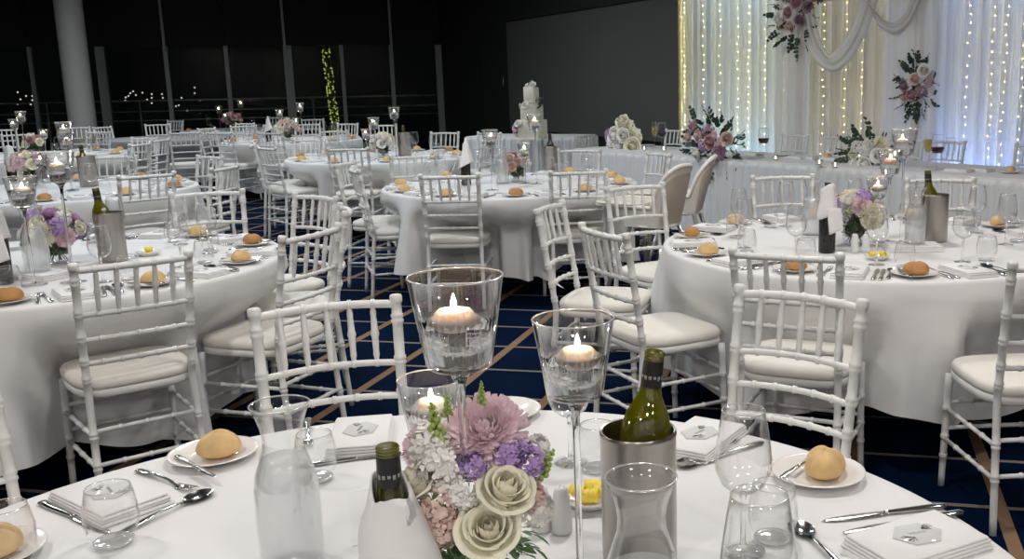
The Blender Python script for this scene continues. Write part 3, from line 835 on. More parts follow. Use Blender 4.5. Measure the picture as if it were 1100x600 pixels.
def posy(name, loc, vh, vr, flowers, seed, leaves=10, spread=1.0, leafL=.09, leafmat=None, lo=False, jar=True):
    """flowers: [(kind, material, radius, (x,y,z) offset from loc, direction or None)]"""
    t = thing(name, loc); rnd = random.Random(seed)
    if jar:
        link('glass_jar', jar_vase(vh, vr), t)
        link('stems', stems_mesh(vh, vr, 12, seed), t)
    names = dict(rose='rose', chrys='chrysanthemum', cluster='filler_blossom', spike='bud_spike')
    for i, (kind, mat, r, off, d) in enumerate(flowers):
        off = Vector(off); d = Vector(d) if d else (off - Vector((0, 0, vh * .7)))
        if kind == 'rose': me = rose(r, mat, i % 3, lo)
        elif kind == 'chrys': me = chrys(r, mat, i % 2, lo)
        elif kind == 'cluster': me = cluster(r, mat, i % 3, 70 if not lo else 30, .26)
        else: me = spike(r, mat, i % 2)
        link(names[kind], me, t, M=aim(off, d, rnd.uniform(0, 6)))
    for k in range(leaves):
        a = 2 * PI * k / max(1, leaves) + rnd.uniform(-.3, .3)
        d = Vector((math.cos(a), math.sin(a), rnd.uniform(-.1, .9)))
        link('leaf_sprig', sprig(leafL, leafmat or LEAF, k % 3, 5), t, M=aimx((math.cos(a) * vr * .7, math.sin(a) * vr * .7, vh * rnd.uniform(.95, 1.3)), d, rnd.uniform(-.5, .5)))
    return t
def dome(kinds, n, r, z0, seed, squash=.8):
    """n blooms over a dome of radius r above z0; kinds [(kind, material, radius)]"""
    rnd = random.Random(seed); out = []
    for i in range(n):
        y = 1 - (i + .5) / n * 1.15; rr = math.sqrt(max(0, 1 - y * y)); a = i * 2.39996 + seed
        k = kinds[i % len(kinds)]
        d = Vector((rr * math.cos(a), rr * math.sin(a), y))
        out.append((*k, (d.x * r * rnd.uniform(.85, 1.05), d.y * r * rnd.uniform(.85, 1.05), z0 + d.z * r * squash), d))
    return out

# ------------------------------------------------------------------ one table's setting
def pol(key, ang, r):
    (cx, cyy), _ = TAB[key]; a = math.radians(ang)
    return Vector((cx + r * math.cos(a), cyy + r * math.sin(a), TZ))
def place(key, angs, seed, cut=True, glasses=True, far=False, tagged=True, bread_r=.80):
    rnd = random.Random(seed); c, words_ = TAB[key]; w = 'on ' + words_
    for ang in angs:
        a = math.radians(ang); er = Vector((math.cos(a), math.sin(a), 0)); et = Vector((-er.y, er.x, 0))
        base = Vector((c[0], c[1], TZ)); rz = a - PI / 2
        def pt(r, t): return base + er * r + et * t
        def ok(p): return seen(p, 25)
        jz = rnd.uniform(-.1, .1)
        p = pt(.815, 0)
        if ok(p):
            pool(single('folded_napkin', NAP, p, rz + jz), 'folded white napkin', w, 'napkin', c, 'folded napkins')
            if tagged:
                q = TAG.put(p + Vector((0, 0, .0232)), rz + PI + jz + PI / 2)
                pool(q, 'hexagonal acrylic name tag', w, 'name tag', c, 'name tags')
        p = pt(bread_r, -.22)
        if ok(p):
            pool(single('side_plate', PLATE, p), 'white side plate', w, 'plate', c, 'side plates')
            pool(single('bread_roll', ROLLS[4 if rnd.random() < .25 else rnd.randrange(4)], p + Vector((0, 0, .0062)) + et * .008, rnd.uniform(0, 6)), 'crusty bread roll', w, 'bread roll', c, 'bread rolls')
        if cut:
            for nm, me, t, r, flip in (('fork', FORK, -.095, .80, 0), ('fork', FORK, -.120, .80, 0), ('table_knife', None, .095, .80, 0), ('table_knife', None, .120, .80, 0), ('spoon', SPOON, .150, .79, 0)):
                if far and (abs(t) == .120 or nm == 'spoon'): continue
                p = pt(r, t)
                if not ok(p): continue
                z = rz + PI + rnd.uniform(-.12, .12)
                o = KNIFE.put(p, z) if me is None else single(nm, me, p, z)
                pool(o, {'fork': 'steel fork', 'table_knife': 'steel table knife', 'spoon': 'steel dessert spoon'}[nm] + ' lying', w, {'fork': 'fork', 'table_knife': 'knife', 'spoon': 'spoon'}[nm], c, 'steel cutlery')
            p = pt(bread_r + .005, -.262)
            if ok(p) and not far:
                o = KNIFE.put(p + Vector((0, 0, .0155)), rz + PI + rnd.uniform(-.3, .3), scale=.75, name='butter_knife')
                pool(o, 'small butter knife', w, 'knife', c, 'butter knives')
        if glasses:
            p = pt(.60 + rnd.uniform(-.02, .02), .10 + rnd.uniform(-.02, .02))
            if ok(p): pool(single('wine_glass', WINE_FAR, p) if far else WINE.put(p), 'empty wine glass', w, 'wine glass', c, 'wine glasses')
            p = pt(.615 + rnd.uniform(-.02, .02), .205 + rnd.uniform(-.02, .02))
            if ok(p): pool(single('tumbler', TUMB_FAR if far else TUMB, p), 'empty stemless tumbler', w, 'tumbler', c, 'tumblers')
def candle_trio(key, spots):
    """spots: [(size, x, y)]"""
    c, words_ = TAB[key]
    nm = dict(tall='tallest stemmed glass candle vase', mid='middle-height stemmed glass candle vase', low='shortest stemmed glass candle vase')
    for size, x, y in spots:
        pr, wl = VASES[size]; o = pr.put((x, y, TZ))
        tag(o, f'{nm[size]} on {words_}', 'candle vase', 'stemmed candle vases')
        rnd = random.Random(int(x * 1000)); k = .010
        q = CANDLE.put((x + rnd.uniform(-k, k), y + rnd.uniform(-k, k), TZ + wl - .002), rnd.uniform(0, 6))
        tag(q, f'lit pale pink floating candle in {nm[size].split()[0]} vase on {words_}', 'candle', 'floating candles')
def on(px, py, z=TZ): return at(px, py, z)
def dupes(o, label, cat, group=None): return tag(o, label, cat, group)
def tilt_to(dx, dy, ang): return Quaternion(Vector((-dy, dx, 0)).normalized(), ang)

# ---- T0: the table closest to the camera, thing by thing
T0N = 'on table with pink chrysanthemum bouquet'; T0C = TAB['T0'][0]
def lay(kind, h, t, label, group='steel cutlery', dz=0.0, scale=1.0):
    a, b = at(*h, TZ + dz), at(*t, TZ + dz); m = (a + b) / 2; d = b - a
    rz = math.atan2(d.y, d.x) - PI / 2
    m.z = TZ + dz
    if kind == 'knife': o = KNIFE.put(m, rz, scale=scale, name='table_knife' if scale == 1 else 'butter_knife'); cat = 'knife'
    elif kind == 'fork': o = single('fork', FORK, m, rz); cat = 'fork'
    else: o = single('spoon', SPOON, m, rz); cat = 'spoon'
    return tag(o, label, cat, group)
def setting_T0(ang, nap_px, tail, menu=None):
    p = at(*nap_px, TZ); p.z = TZ; rz = math.radians(ang) - PI / 2
    tag(single('folded_napkin', NAP, p, rz), 'white folded napkin ' + tail, 'napkin', 'folded napkins')
    tag(TAG.put(p + Vector((0, 0, .0232)), rz + PI + PI / 2 - .2), 'hexagonal acrylic name tag on napkin ' + tail, 'name tag', 'name tags')
e_ = at(118, 563, TZ + .01) - at(50, 530, TZ + .01); setting_T0(math.degrees(math.atan2(e_.y, e_.x)), (119, 540), 'beside the stemless glass, near table by left edge')
setting_T0(100, (388, 472), 'behind the slim glass carafe on nearest table')
setting_T0(60, (752, 476), 'behind the wine cooler on nearest table')
setting_T0(28, (985, 588), 'at lower right corner of nearest table')
lay('knife', (40, 539), (122, 575), 'steel table knife beside the napkin behind the front left tumbler')
lay('fork', (145, 505), (213, 530), 'steel fork between left napkin and bread plate on nearest table')
lay('spoon', (122, 578), (230, 528), 'steel dessert spoon crossing behind the front left tumbler')
lay('knife', (1012, 545), (888, 560), 'steel table knife lying below the right bread plate on nearest table')
lay('knife', (1025, 553), (915, 572), 'second steel knife tucked beside lower right napkin', dz=.001)
lay('spoon', (905, 612), (862, 572), 'steel spoon with curved handle at bottom edge, right of the glasses')
lay('spoon', (799, 470), (722, 508), 'steel dessert spoon right of the wine cooler on nearest table')
lay('fork', (816, 477), (748, 500), 'steel fork right of the wine cooler, beside the spoon')
lay('knife', (345, 499), (425, 488), 'steel table knife in front of napkin behind the carafe')
lay('fork', (331, 452), (331, 480), 'steel fork upright behind the slim carafe neck')
for (px, py, w_, ki, kt) in ((230, 492, 'left of the slim carafe on nearest table', (181, 486), (241, 518)), (879, 513, 'right of the wine glasses on nearest table', (880, 487), (834, 516)), (540, 446, 'behind pink chrysanthemum on nearest table', None, None), (-14, 600, 'behind the left edge tumbler on nearest table', None, None)):
    p = at(px, py, TZ); p.z = TZ
    tag(single('side_plate', PLATE, p), 'white side plate ' + w_, 'plate', 'side plates')
    if px != 540: tag(single('bread_roll', ROLLS[0 if px < 500 else 1], p + Vector((.012, .002, .0062)), .4 if px < 500 else 1.2, 1.0 if px < 500 else 1.02), 'golden bread roll on plate ' + w_, 'bread roll', 'bread rolls')
    if ki: lay('knife', ki, kt, 'small butter knife resting on plate ' + w_, 'butter knives', .0165, .62 if px > 500 else .72)
def put(pr, x, y, rz, label, cat, group=None, scale=1.0):
    o = pr.put((x, y, TZ), rz, scale=scale); return tag(o, label, cat, group)
put(CARAFE, -.553, 1.478, 0, 'slim flared glass carafe full of misted water beside napkin-wrapped bottle', 'carafe', 'water carafes')
put(CARAFE_ICE, .005, 1.165, 0, 'glass carafe of iced water in front of the wine cooler', 'carafe', 'water carafes')
cx0, cy0 = .003, 1.475
put(COOLER, cx0, cy0, 0, 'brushed steel wine cooler beside butter dish on nearest table', 'wine cooler', 'steel wine coolers')
o = WHITE_WINE.put((cx0 - .012, cy0 + .002, TZ + .021), 0, tilt=tilt_to(1, .1, .125), scale=1.06); tag(o, 'open green wine bottle with black foil in nearest steel cooler', 'wine bottle', 'white wine bottles')
p = on(798, 592); put(WINE, p.x, p.y, 0, 'tall empty wine glass right of the wine cooler on nearest table', 'wine glass', 'wine glasses', 1.05)
put(WINE, .150, 1.145, 0, 'empty wine glass cut by bottom edge, in front of the stemless tumbler', 'wine glass', 'wine glasses', 1.10)
p = on(613, 496); put(WINE, p.x, p.y, 0, 'empty wine glass standing behind the candle vase and salt shaker', 'wine glass', 'wine glasses')
def tum(px, py, lab, s=1.0):
    p = on(px, py); tag(single('tumbler', TUMB, (p.x, p.y, TZ), 0, s), lab, 'tumbler', 'tumblers')
tum(123, 584, 'empty stemless tumbler in front of left napkin on nearest table', 1.02)
tum(12, 606, 'empty stemless tumbler cut by left edge, bread behind it', 1.0)
tum(341, 515, 'empty stemless tumbler behind the slim carafe', .95)
tum(830, 580, 'empty stemless tumbler between the two wine glasses at right', .98)
tum(642, 505, 'empty stemless tumbler half hidden by the wine cooler', .95)
p = on(582, 569); put(SALT, p.x, p.y, 0, 'white ceramic salt shaker left of its twin near butter dish', 'shaker', 'salt and pepper shakers')
p = on(604, 571); put(PEPPER, p.x, p.y, 0, 'white ceramic pepper shaker between salt shaker and butter dish', 'shaker', 'salt and pepper shakers')
p = on(634, 541); tag(single('butter_dish', DISH, (p.x, p.y, TZ)), 'small white butter dish left of the nearest wine cooler', 'dish', 'butter dishes')
rnd = random.Random(3)
for k, (dx, dy) in enumerate(((-.022, .004), (.0, -.010), (.022, .006), (.004, .018))):
    tag(single('butter_curl', BUTTERS[k % 3], (p.x + dx, p.y + dy, TZ + .006 + (.004 if k == 3 else 0)), rnd.uniform(-.5, .5), 1.1), 'yellow butter curl in the dish beside nearest wine cooler', 'butter', 'butter curls in the nearest dish')
p = at(930, 586, TZ); o = MENU.put((p.x, p.y, TZ + .0005), 2.5, scale=.62); tag(o, 'narrow white card with handwriting left of the lower right napkin', 'card')
# acrylic sign
p = on(400, 583)
o = link('acrylic_sign', MB().box((-.032, -.0012, 0), (.032, .0012, .095), 0).mesh('acrylic_sign', CLEARAC, smooth=False), None, (p.x, p.y, TZ)); o.rotation_euler = (0, 0, .3)
tag(o, 'small clear acrylic sheet standing left of the napkin-wrapped bottle', 'sign')
# wrapped red bottle
bx, by = -.314, 1.190
put(RED_WINE if False else bottle(GREENGLASS, True, 'wine_bottle'), bx, by, 0, 'dark open wine bottle wrapped in a white napkin near pink bouquet', 'wine bottle', 'napkin-wrapped bottles')
o = solid(link('bottle_napkin', wrap_mesh('cone'), None, (bx, by, TZ))); o.rotation_euler = (0, 0, -.4)
tag(o, 'white napkin wound round the bottle beside pink bouquet', 'napkin', 'bottle napkins')
# candle vases
def from_rim(px, py, h, wdepth):
    """a point at depth wdepth on the pixel's ray"""
    d = ray(px, py); return EYE + d * wdepth
for size, px, py, zz in (('tall', 489, 293, .515), ('mid', 615, 344, .425), ('low', 461, 387, .30)):
    q = at(px, py, TZ + zz) if False else None
VS0 = []
for size, px, py, wd in (('tall', 488.5, 293, 1.245), ('mid', 615.5, 344, 1.40), ('low', 461, 388, 1.55)):
    q = EYE + ray(px, py) * wd; VS0.append((size, q.x, q.y, q.z - TZ))
candle_trio('T0', [v[:3] for v in VS0])
# bouquet
bq = Vector((-.245, 1.285, TZ))
def bp(px, py, dy=0.0):
    """offset from the posy's foot of the point seen at px,py on the upright plane through it, dy nearer/farther"""
    d = ray(px, py); t = (bq.y + dy) / d.y; q = EYE + d * t; return (q - bq)
def toward(px, py, dy, up=.5, out=None):
    o = bp(px, py, dy); return o
FL = []
def fl(kind, mat, r, px, py, dy, d=None):
    o = bp(px, py, dy)
    dd = Vector(d) if d else (o - Vector((0, 0, .09)))
    FL.append((kind, mat, r, o, dd))
fl('chrys', P_PINK, .058, 522, 464, -.005, (.08, -.62, .75))
fl('chrys', P_PINK, .030, 449, 478, .0, (-.8, -.3, .5))
fl('rose', P_CREAM, .040, 541, 531, -.055, (.30, -.50, .80))
fl('rose', P_CREAM, .042, 526, 572, -.070, (.05, -.70, .70))
fl('rose', P_CREAM, .034, 455, 522, -.045, (-.55, -.35, .75))
fl('rose', P_BLUSH, .026, 566, 532, -.03, (.9, -.4, .1))
fl('cluster', P_WHITE, .028, 464, 480, -.03, (-.3, -.6, .7)); fl('cluster', P_WHITE, .030, 474, 503, -.045, (-.3, -.9, .3))
fl('cluster', P_BLUSH, .028, 474, 538, -.055, (-.3, -.9, .1)); fl('cluster', P_WHITE, .022, 497, 528, -.06, (0, -1, .2)); fl('cluster', P_BLUSH, .026, 474, 566, -.055, (-.4, -.9, 0))
fl('cluster', P_PURP, .020, 546, 491, -.03, (.4, -.6, .5)); fl('cluster', P_PURP, .021, 567, 496, -.02, (.6, -.5, .5)); fl('cluster', P_PURP, .018, 556, 483, -.01, (.4, -.3, .8)); fl('cluster', P_PURP, .018, 508, 500, -.05, (0, -.8, .5))
fl('cluster', P_WHITE, .018, 576, 482, .0, (.7, -.2, .6)); fl('cluster', P_WHITE, .024, 573, 545, -.02, (.9, -.4, .1))
fl('spike', P_LIME, .055, 470, 470, -.035, (-.05, -.25, 1)); fl('spike', P_LIME, .030, 517, 432, .0, (.05, 0, 1)); fl('spike', P_LIME, .045, 581, 510, -.01, (.45, -.2, .9)); fl('spike', P_LIME, .030, 481, 445, -.01, (0, 0, 1))
o = posy('flower_arrangement', bq, .105, .046, FL, 11, leaves=26, leafL=.075)
tag(o, 'bouquet of pink chrysanthemum, cream roses and purple blossoms in ribbed jar', 'flowers', 'table bouquets')

# ---- T1
place('T1', [-143, -178, -108, -76, 147, 111, 76, 42, 8, -26], 21)
c1 = TAB['T1'][0]
def posy_at(key, px, py, kinds, n, r, seed, label, vh=.12, vr=.055, lo=True, leaves=8, leafL=.08, squash=.8, z=TZ, leafmat=None):
    p = at(px, py, z)
    o = posy('flower_arrangement', (p.x, p.y, z), vh, vr, dome(kinds, n, r, vh + r * .15, seed, squash), seed, leaves=leaves, lo=lo, leafL=leafL, leafmat=leafmat)
    return tag(o, label, 'flowers', 'table bouquets')
posy_at('T1', 918, 263, [('chrys', P_CREAM, .06), ('cluster', P_PURP, .04), ('rose', P_WHITE, .04), ('chrys', P_WHITE, .055), ('spike', P_LIME, .05), ('cluster', P_BLUSH, .035), ('chrys', P_PINK, .05)], 18, .105, 3, 'jar of cream, pink and purple flowers on table before bridal table', lo=False)
def vase_px(key, lst):
    sp_ = []
    for size, px, py, wd in lst:
        q = EYE + ray(px, py) * wd; sp_.append((size, q.x, q.y))
    candle_trio(key, sp_)
def depth_for(px, py, z): 
    d = ray(px, py); return (z - CAM_H) / d.z
def trio_by_rim(key, lst):
    """rim centre pixel of each vase; its known height fixes the depth"""
    H = dict(tall=.515, mid=.425, low=.30); sp_ = []
    for size, px, py in lst:
        q = at(px, py, TZ + H[size]); sp_.append((size, q.x, q.y))
    candle_trio(key, sp_)
vase_px('T1', [('tall', 972, 140, 4.45), ('mid', 957, 160, 4.50), ('low', 943, 197, 4.52)])
p = on(888, 271)
put(RED_WINE, p.x, p.y, 0, 'dark red wine bottle draped with napkin, table before bridal table', 'wine bottle', 'napkin-wrapped bottles')
o = solid(link('bottle_napkin', wrap_mesh('band'), None, (p.x, p.y, TZ))); tag(o, 'white napkin hung round dark bottle on table before bridal table', 'napkin', 'bottle napkins')
p = on(1003, 259); put(COOLER, p.x, p.y, 0, 'steel wine cooler on table before the bridal table', 'wine cooler', 'steel wine coolers')
o = WHITE_WINE.put((p.x - .010, p.y, TZ + .021), 0, tilt=tilt_to(-1, .1, .10)); tag(o, 'green wine bottle in steel cooler on table before bridal table', 'wine bottle', 'white wine bottles')
p = on(980, 268); tag(single('folded_napkin', NAP, (p.x, p.y, TZ), 1.5, 1.15), 'white folded napkin under the carafe before bridal table', 'napkin', 'folded napkins')
o = CARAFE.put((p.x + .01, p.y + .005, TZ + .0232), 0, scale=.92); tag(o, 'misted water carafe standing on folded napkin before bridal table', 'carafe', 'water carafes')
p = on(872, 252); o = CARAFE.put((p.x, p.y, TZ), 0); tag(o, 'water carafe behind dark bottle on table before bridal table', 'carafe', 'water carafes')
p = on(918, 271); put(SALT, p.x, p.y, 0, 'white salt shaker on table before the bridal table', 'shaker', 'salt and pepper shakers')
p = on(930, 271); put(PEPPER, p.x, p.y, 0, 'white pepper shaker on table before the bridal table', 'shaker', 'salt and pepper shakers')
p = on(930, 275); p.y -= .02; tag(single('butter_dish', DISH, (p.x + .03, p.y - .06, TZ)), 'white butter dish on table before the bridal table', 'dish', 'butter dishes')
for k in range(3): tag(single('butter_curl', BUTTERS[k], (p.x + .03 + (k - 1) * .022, p.y - .06 + .006 * (k % 2), TZ + .006), k), 'yellow butter curl in dish on table before bridal table', 'butter', 'butter curls on table before bridal table')

# ---- T2
place('T2', [-56, -22, 12, 48, 84, 118, -92], 22)
posy_at('T2', 63, 283, [('chrys', P_LILAC, .05), ('chrys', P_CREAM, .055), ('cluster', P_PURP, .04), ('cluster', P_WHITE, .035), ('chrys', P_PINK, .045), ('rose', P_CREAM, .035)], 17, .105, 5, 'jar of lilac and cream flowers behind the left chair', lo=False, leaves=6)
q = on(79, 303); q2 = at(21, 190, TZ + .425)
candle_trio('T2', [('tall', q.x, q.y), ('mid', q2.x, q2.y)])
# slender stem of a vase whose bowl stands left of the posy
p = on(42, 298); o = CARAFE.put((p.x, p.y, TZ + .0232)); tag(o, 'misted water carafe on folded napkin left of lilac posy', 'carafe', 'water carafes')
tag(single('folded_napkin', NAP, (p.x, p.y, TZ), 1.2, 1.15), 'white folded napkin under the carafe beside lilac posy', 'napkin', 'folded napkins')
p = on(122, 280); put(COOLER, p.x, p.y, 0, 'steel wine cooler beside the lilac posy', 'wine cooler', 'steel wine coolers')
o = WHITE_WINE.put((p.x - .010, p.y, TZ + .021), 0, tilt=tilt_to(-1, .1, .11)); tag(o, 'leaning green wine bottle in cooler beside the lilac posy', 'wine bottle', 'white wine bottles')
p = on(160, 274); tag(single('butter_dish', DISH, (p.x, p.y, TZ)), 'white butter dish near the cooler beside lilac posy', 'dish', 'butter dishes')
tag(single('butter_curl', BUTTERS[0], (p.x, p.y, TZ + .006), .4, 1.3), 'yellow butter curl in dish near the lilac posy', 'butter', 'butter curls near the lilac posy')
p = on(4, 305); put(RED_WINE, p.x, p.y, 0, 'dark red bottle with napkin at left edge beside lilac posy', 'wine bottle', 'napkin-wrapped bottles')
o = solid(link('bottle_napkin', wrap_mesh('band'), None, (p.x, p.y, TZ))); tag(o, 'white napkin round dark bottle at left edge', 'napkin', 'bottle napkins')

# ---- T3
place('T3', [-165, -133, -100, -66, -30, 5, 40, 76, 112, 150], 23, far=True)
posy_at('T3', 556, 195, [('rose', P_BLUSH, .040), ('cluster', P_DUSK, .04), ('rose', P_WHITE, .035), ('chrys', P_BLUSH, .035)], 13, .085, 7, 'blush rose posy in green-stemmed glass jar, mid room', leaves=6)
vase_px('T3', [('mid', 526, 145, 7.0), ('tall', 574, 125, 7.35), ('low', 563, 162, 7.45)])
p = on(592, 185); put(COOLER, p.x, p.y, 0, 'pale steel wine cooler beside blush rose posy', 'wine cooler', 'steel wine coolers')
o = bottle(DARKGLASS, False, 'wine_bottle').put((p.x, p.y, TZ + .021)); tag(o, 'dark wine bottle upright in cooler beside blush rose posy', 'wine bottle', 'white wine bottles')
p = on(501, 199); put(RED_WINE, p.x, p.y, 0, 'dark bottle under pointed napkin left of blush rose posy', 'wine bottle', 'napkin-wrapped bottles')
o = solid(link('bottle_napkin', wrap_mesh('peak'), None, (p.x, p.y, TZ))); tag(o, 'pointed white napkin on dark bottle left of blush rose posy', 'napkin', 'bottle napkins')
p = on(540, 197); o = CARAFE.put((p.x, p.y, TZ)); tag(o, 'misted water carafe left of the blush rose posy', 'carafe', 'water carafes')
# ---- T4
place('T4', [-90, -54, -18, 18, 54, 90, 126], 24, far=True)
posy_at('T4', 34, 200, [('chrys', P_DUSK, .06), ('rose', P_CREAM, .045), ('chrys', P_PINK, .055), ('cluster', P_BLUSH, .04)], 14, .12, 9, 'large dusky pink and cream bouquet beside floating candles', vh=.14, vr=.05, leaves=6)
vase_px('T4', [('tall', 67, 126, 7.4), ('mid', 70, 144, 7.5), ('low', 41, 160, 7.2)])
p = on(96, 200); put(COOLER, p.x, p.y, 0, 'steel wine cooler beside the dusky pink bouquet', 'wine cooler', 'steel wine coolers', 1.1)
o = WHITE_WINE.put((p.x, p.y, TZ + .021), 0, tilt=tilt_to(-1, 0, .10)); tag(o, 'green wine bottle in cooler beside dusky pink bouquet', 'wine bottle', 'white wine bottles')
p = on(14, 195); put(RED_WINE, p.x, p.y, 0, 'dark bottle with napkin left of dusky pink bouquet', 'wine bottle', 'napkin-wrapped bottles')
o = solid(link('bottle_napkin', wrap_mesh('band'), None, (p.x, p.y, TZ))); tag(o, 'white napkin on dark bottle left of dusky pink bouquet', 'napkin', 'bottle napkins')
# ---- T5, T6, T7, T9
place('T5', [-90, -54, -18, 18, 54, 90], 25, cut=False, far=True, tagged=False)
posy_at('T5', 38, 166, [('rose', P_CREAM, .05), ('chrys', P_DUSK, .05)], 9, .10, 4, 'cream and rose bouquet on table nearest the round column', leaves=5)
vase_px('T5', [('tall', 22, 122, 11.4), ('mid', 15, 134, 11.5), ('low', 47, 144, 11.6)])
place('T7', [-164, -128, -92, -56, -20, 16, 52, 88, 124, 160], 26, cut=False, far=True, tagged=False)
posy_at('T7', 412, 169, [('chrys', P_CREAM, .06), ('rose', P_WHITE, .05), ('chrys', P_WHITE, .06)], 14, .115, 6, 'round white and cream flower ball on short glass jar', vh=.12, leaves=5, leafL=.12)
vase_px('T7', [('tall', 423, 116.5, 10.3), ('mid', 401, 127.5, 10.0), ('low', 393, 139, 10.3)])
p = on(435, 168); put(COOLER, p.x, p.y, 0, 'steel wine cooler beside round white bouquet', 'wine cooler', 'steel wine coolers', 1.15)
o = WHITE_WINE.put((p.x, p.y, TZ + .021)); tag(o, 'wine bottle upright in cooler beside round white bouquet', 'wine bottle', 'white wine bottles')
place('T6', [-162, -126, -90, -54, -18, 18, 54, 126, 162], 27, cut=False, far=True, tagged=False)
posy_at('T6', 310, 151, [('rose', P_CREAM, .055), ('rose', P_BLUSH, .05), ('chrys', P_WHITE, .05)], 12, .16, 8, 'wide cream and pink arrangement near the windows', vh=.12, leaves=5)
vase_px('T6', [('tall', 322, 113.5, 13.9), ('mid', 300, 120.5, 14.0), ('low', 317.5, 129, 14.1)])
p = on(289, 153); put(RED_WINE, p.x, p.y, 0, 'dark bottle under napkin beside cream and pink arrangement', 'wine bottle', 'napkin-wrapped bottles')
o = solid(link('bottle_napkin', wrap_mesh('peak'), None, (p.x, p.y, TZ))); tag(o, 'tall white napkin on bottle beside cream and pink arrangement', 'napkin', 'bottle napkins')
place('T9', [-126, -90, -54, -18], 28, cut=False, far=True, tagged=False)
posy_at('T9', 250, 139, [('rose', P_DUSK, .06), ('rose', P_BLUSH, .06)], 9, .14, 2, 'dark pink roses on the farthest table by the windows', vh=.14, leaves=6, leafL=.16)
vase_px('T9', [('tall', 258, 110, 17.4), ('mid', 235, 117.5, 17.2), ('low', 242, 127, 17.2)])

# ================================================================== the room
def structure(name, b, mat, label, smooth=False, cat='structure', loc=None):
    o = link(name, b.mesh(name, mat, smooth=smooth), None, loc)
    o['label'] = label; o['kind'] = 'structure'; o['category'] = cat; return o
def carpet():
    m, nt, b, out = nodes_of('navy_lattice_carpet'); L = nt.links
    tc = nt.nodes.new('ShaderNodeTexCoord'); mp = nt.nodes.new('ShaderNodeMapping')
    mp.inputs['Rotation'].default_value = (0, 0, math.radians(12)); mp.inputs['Location'].default_value = (-.062, -.27, 0)
    L.new(tc.outputs['Object'], mp.inputs['Vector']); sx = nt.nodes.new('ShaderNodeSeparateXYZ'); L.new(mp.outputs[0], sx.inputs[0])
    def line(sock, period, width):
        d = nt.nodes.new('ShaderNodeMath'); d.operation = 'DIVIDE'; d.inputs[1].default_value = period; L.new(sock, d.inputs[0])
        f = nt.nodes.new('ShaderNodeMath'); f.operation = 'FRACT'; L.new(d.outputs[0], f.inputs[0])
        c = nt.nodes.new('ShaderNodeMath'); c.operation = 'LESS_THAN'; c.inputs[1].default_value = width / period; L.new(f.outputs[0], c.inputs[0])
        return c.outputs[0]
    bold, thin = line(sx.outputs['X'], .49, .048), line(sx.outputs['Y'], .46, .026)
    n = nt.nodes.new('ShaderNodeTexNoise'); n.inputs['Scale'].default_value = 2.2; L.new(tc.outputs['Object'], n.inputs['Vector'])
    r = nt.nodes.new('ShaderNodeMix'); r.data_type = 'RGBA'; r.inputs['A'].default_value = (.0008, .0045, .015, 1); r.inputs['B'].default_value = (.0018, .011, .042, 1)
    L.new(n.outputs['Fac'], r.inputs['Factor'])
    m1 = nt.nodes.new('ShaderNodeMix'); m1.data_type = 'RGBA'; m1.inputs['B'].default_value = (.24, .20, .175, 1); L.new(thin, m1.inputs['Factor']); L.new(r.outputs['Result'], m1.inputs['A'])
    m2 = nt.nodes.new('ShaderNodeMix'); m2.data_type = 'RGBA'; m2.inputs['B'].default_value = (.26, .165, .105, 1); L.new(bold, m2.inputs['Factor']); L.new(m1.outputs['Result'], m2.inputs['A'])
    n2 = nt.nodes.new('ShaderNodeTexNoise'); n2.inputs['Scale'].default_value = 260; L.new(tc.outputs['Object'], n2.inputs['Vector'])
    bp = nt.nodes.new('ShaderNodeBump'); bp.inputs['Strength'].default_value = .4; bp.inputs['Distance'].default_value = .004
    L.new(n2.outputs['Fac'], bp.inputs['Height']); L.new(bp.outputs[0], b.inputs['Normal'])
    L.new(m2.outputs['Result'], b.inputs['Base Color']); b.inputs['Roughness'].default_value = .95; b.inputs['Specular IOR Level'].default_value = .03
    return m
H_C = 3.6
structure('floor', MB().box((-16, -4.5, -.06), (7.5, 26, 0)), carpet(), 'navy carpet with a lattice of tan and pale lines', cat='floor')
DARKC = pm('dark_ceiling_paint', (.03, .03, .028), .9)
structure('ceiling', MB().box((-16, -4.5, H_C), (7.5, 26, H_C + .1)), DARKC, 'dark ceiling above the function room', cat='ceiling')
def vplane(p, q):
    """upright plane through two floor points: returns hit(px,py)"""
    p, q = Vector((p[0], p[1], 0)), Vector((q[0], q[1], 0)); t = (q - p).normalized(); n = Vector((-t.y, t.x, 0))
    def hit(px, py, off=0.0):
        d = ray(px, py); k = ((p + n * off - EYE).dot(n)) / d.dot(n); return EYE + d * k
    return hit, t, n
def upright(b, p, t, n, w, d0, d1, z0, z1, bev=0.0):
    """box: centre p on the floor line, width w along t, from d0 to d1 along n"""
    T = Matrix.Identity(4)
    for i in range(3): T[i][0] = t[i]; T[i][1] = n[i]; T[i][3] = (p[0], p[1], 0)[i]
    return b.box((-w / 2, d0, z0), (w / 2, d1, z1), bev, T=T)
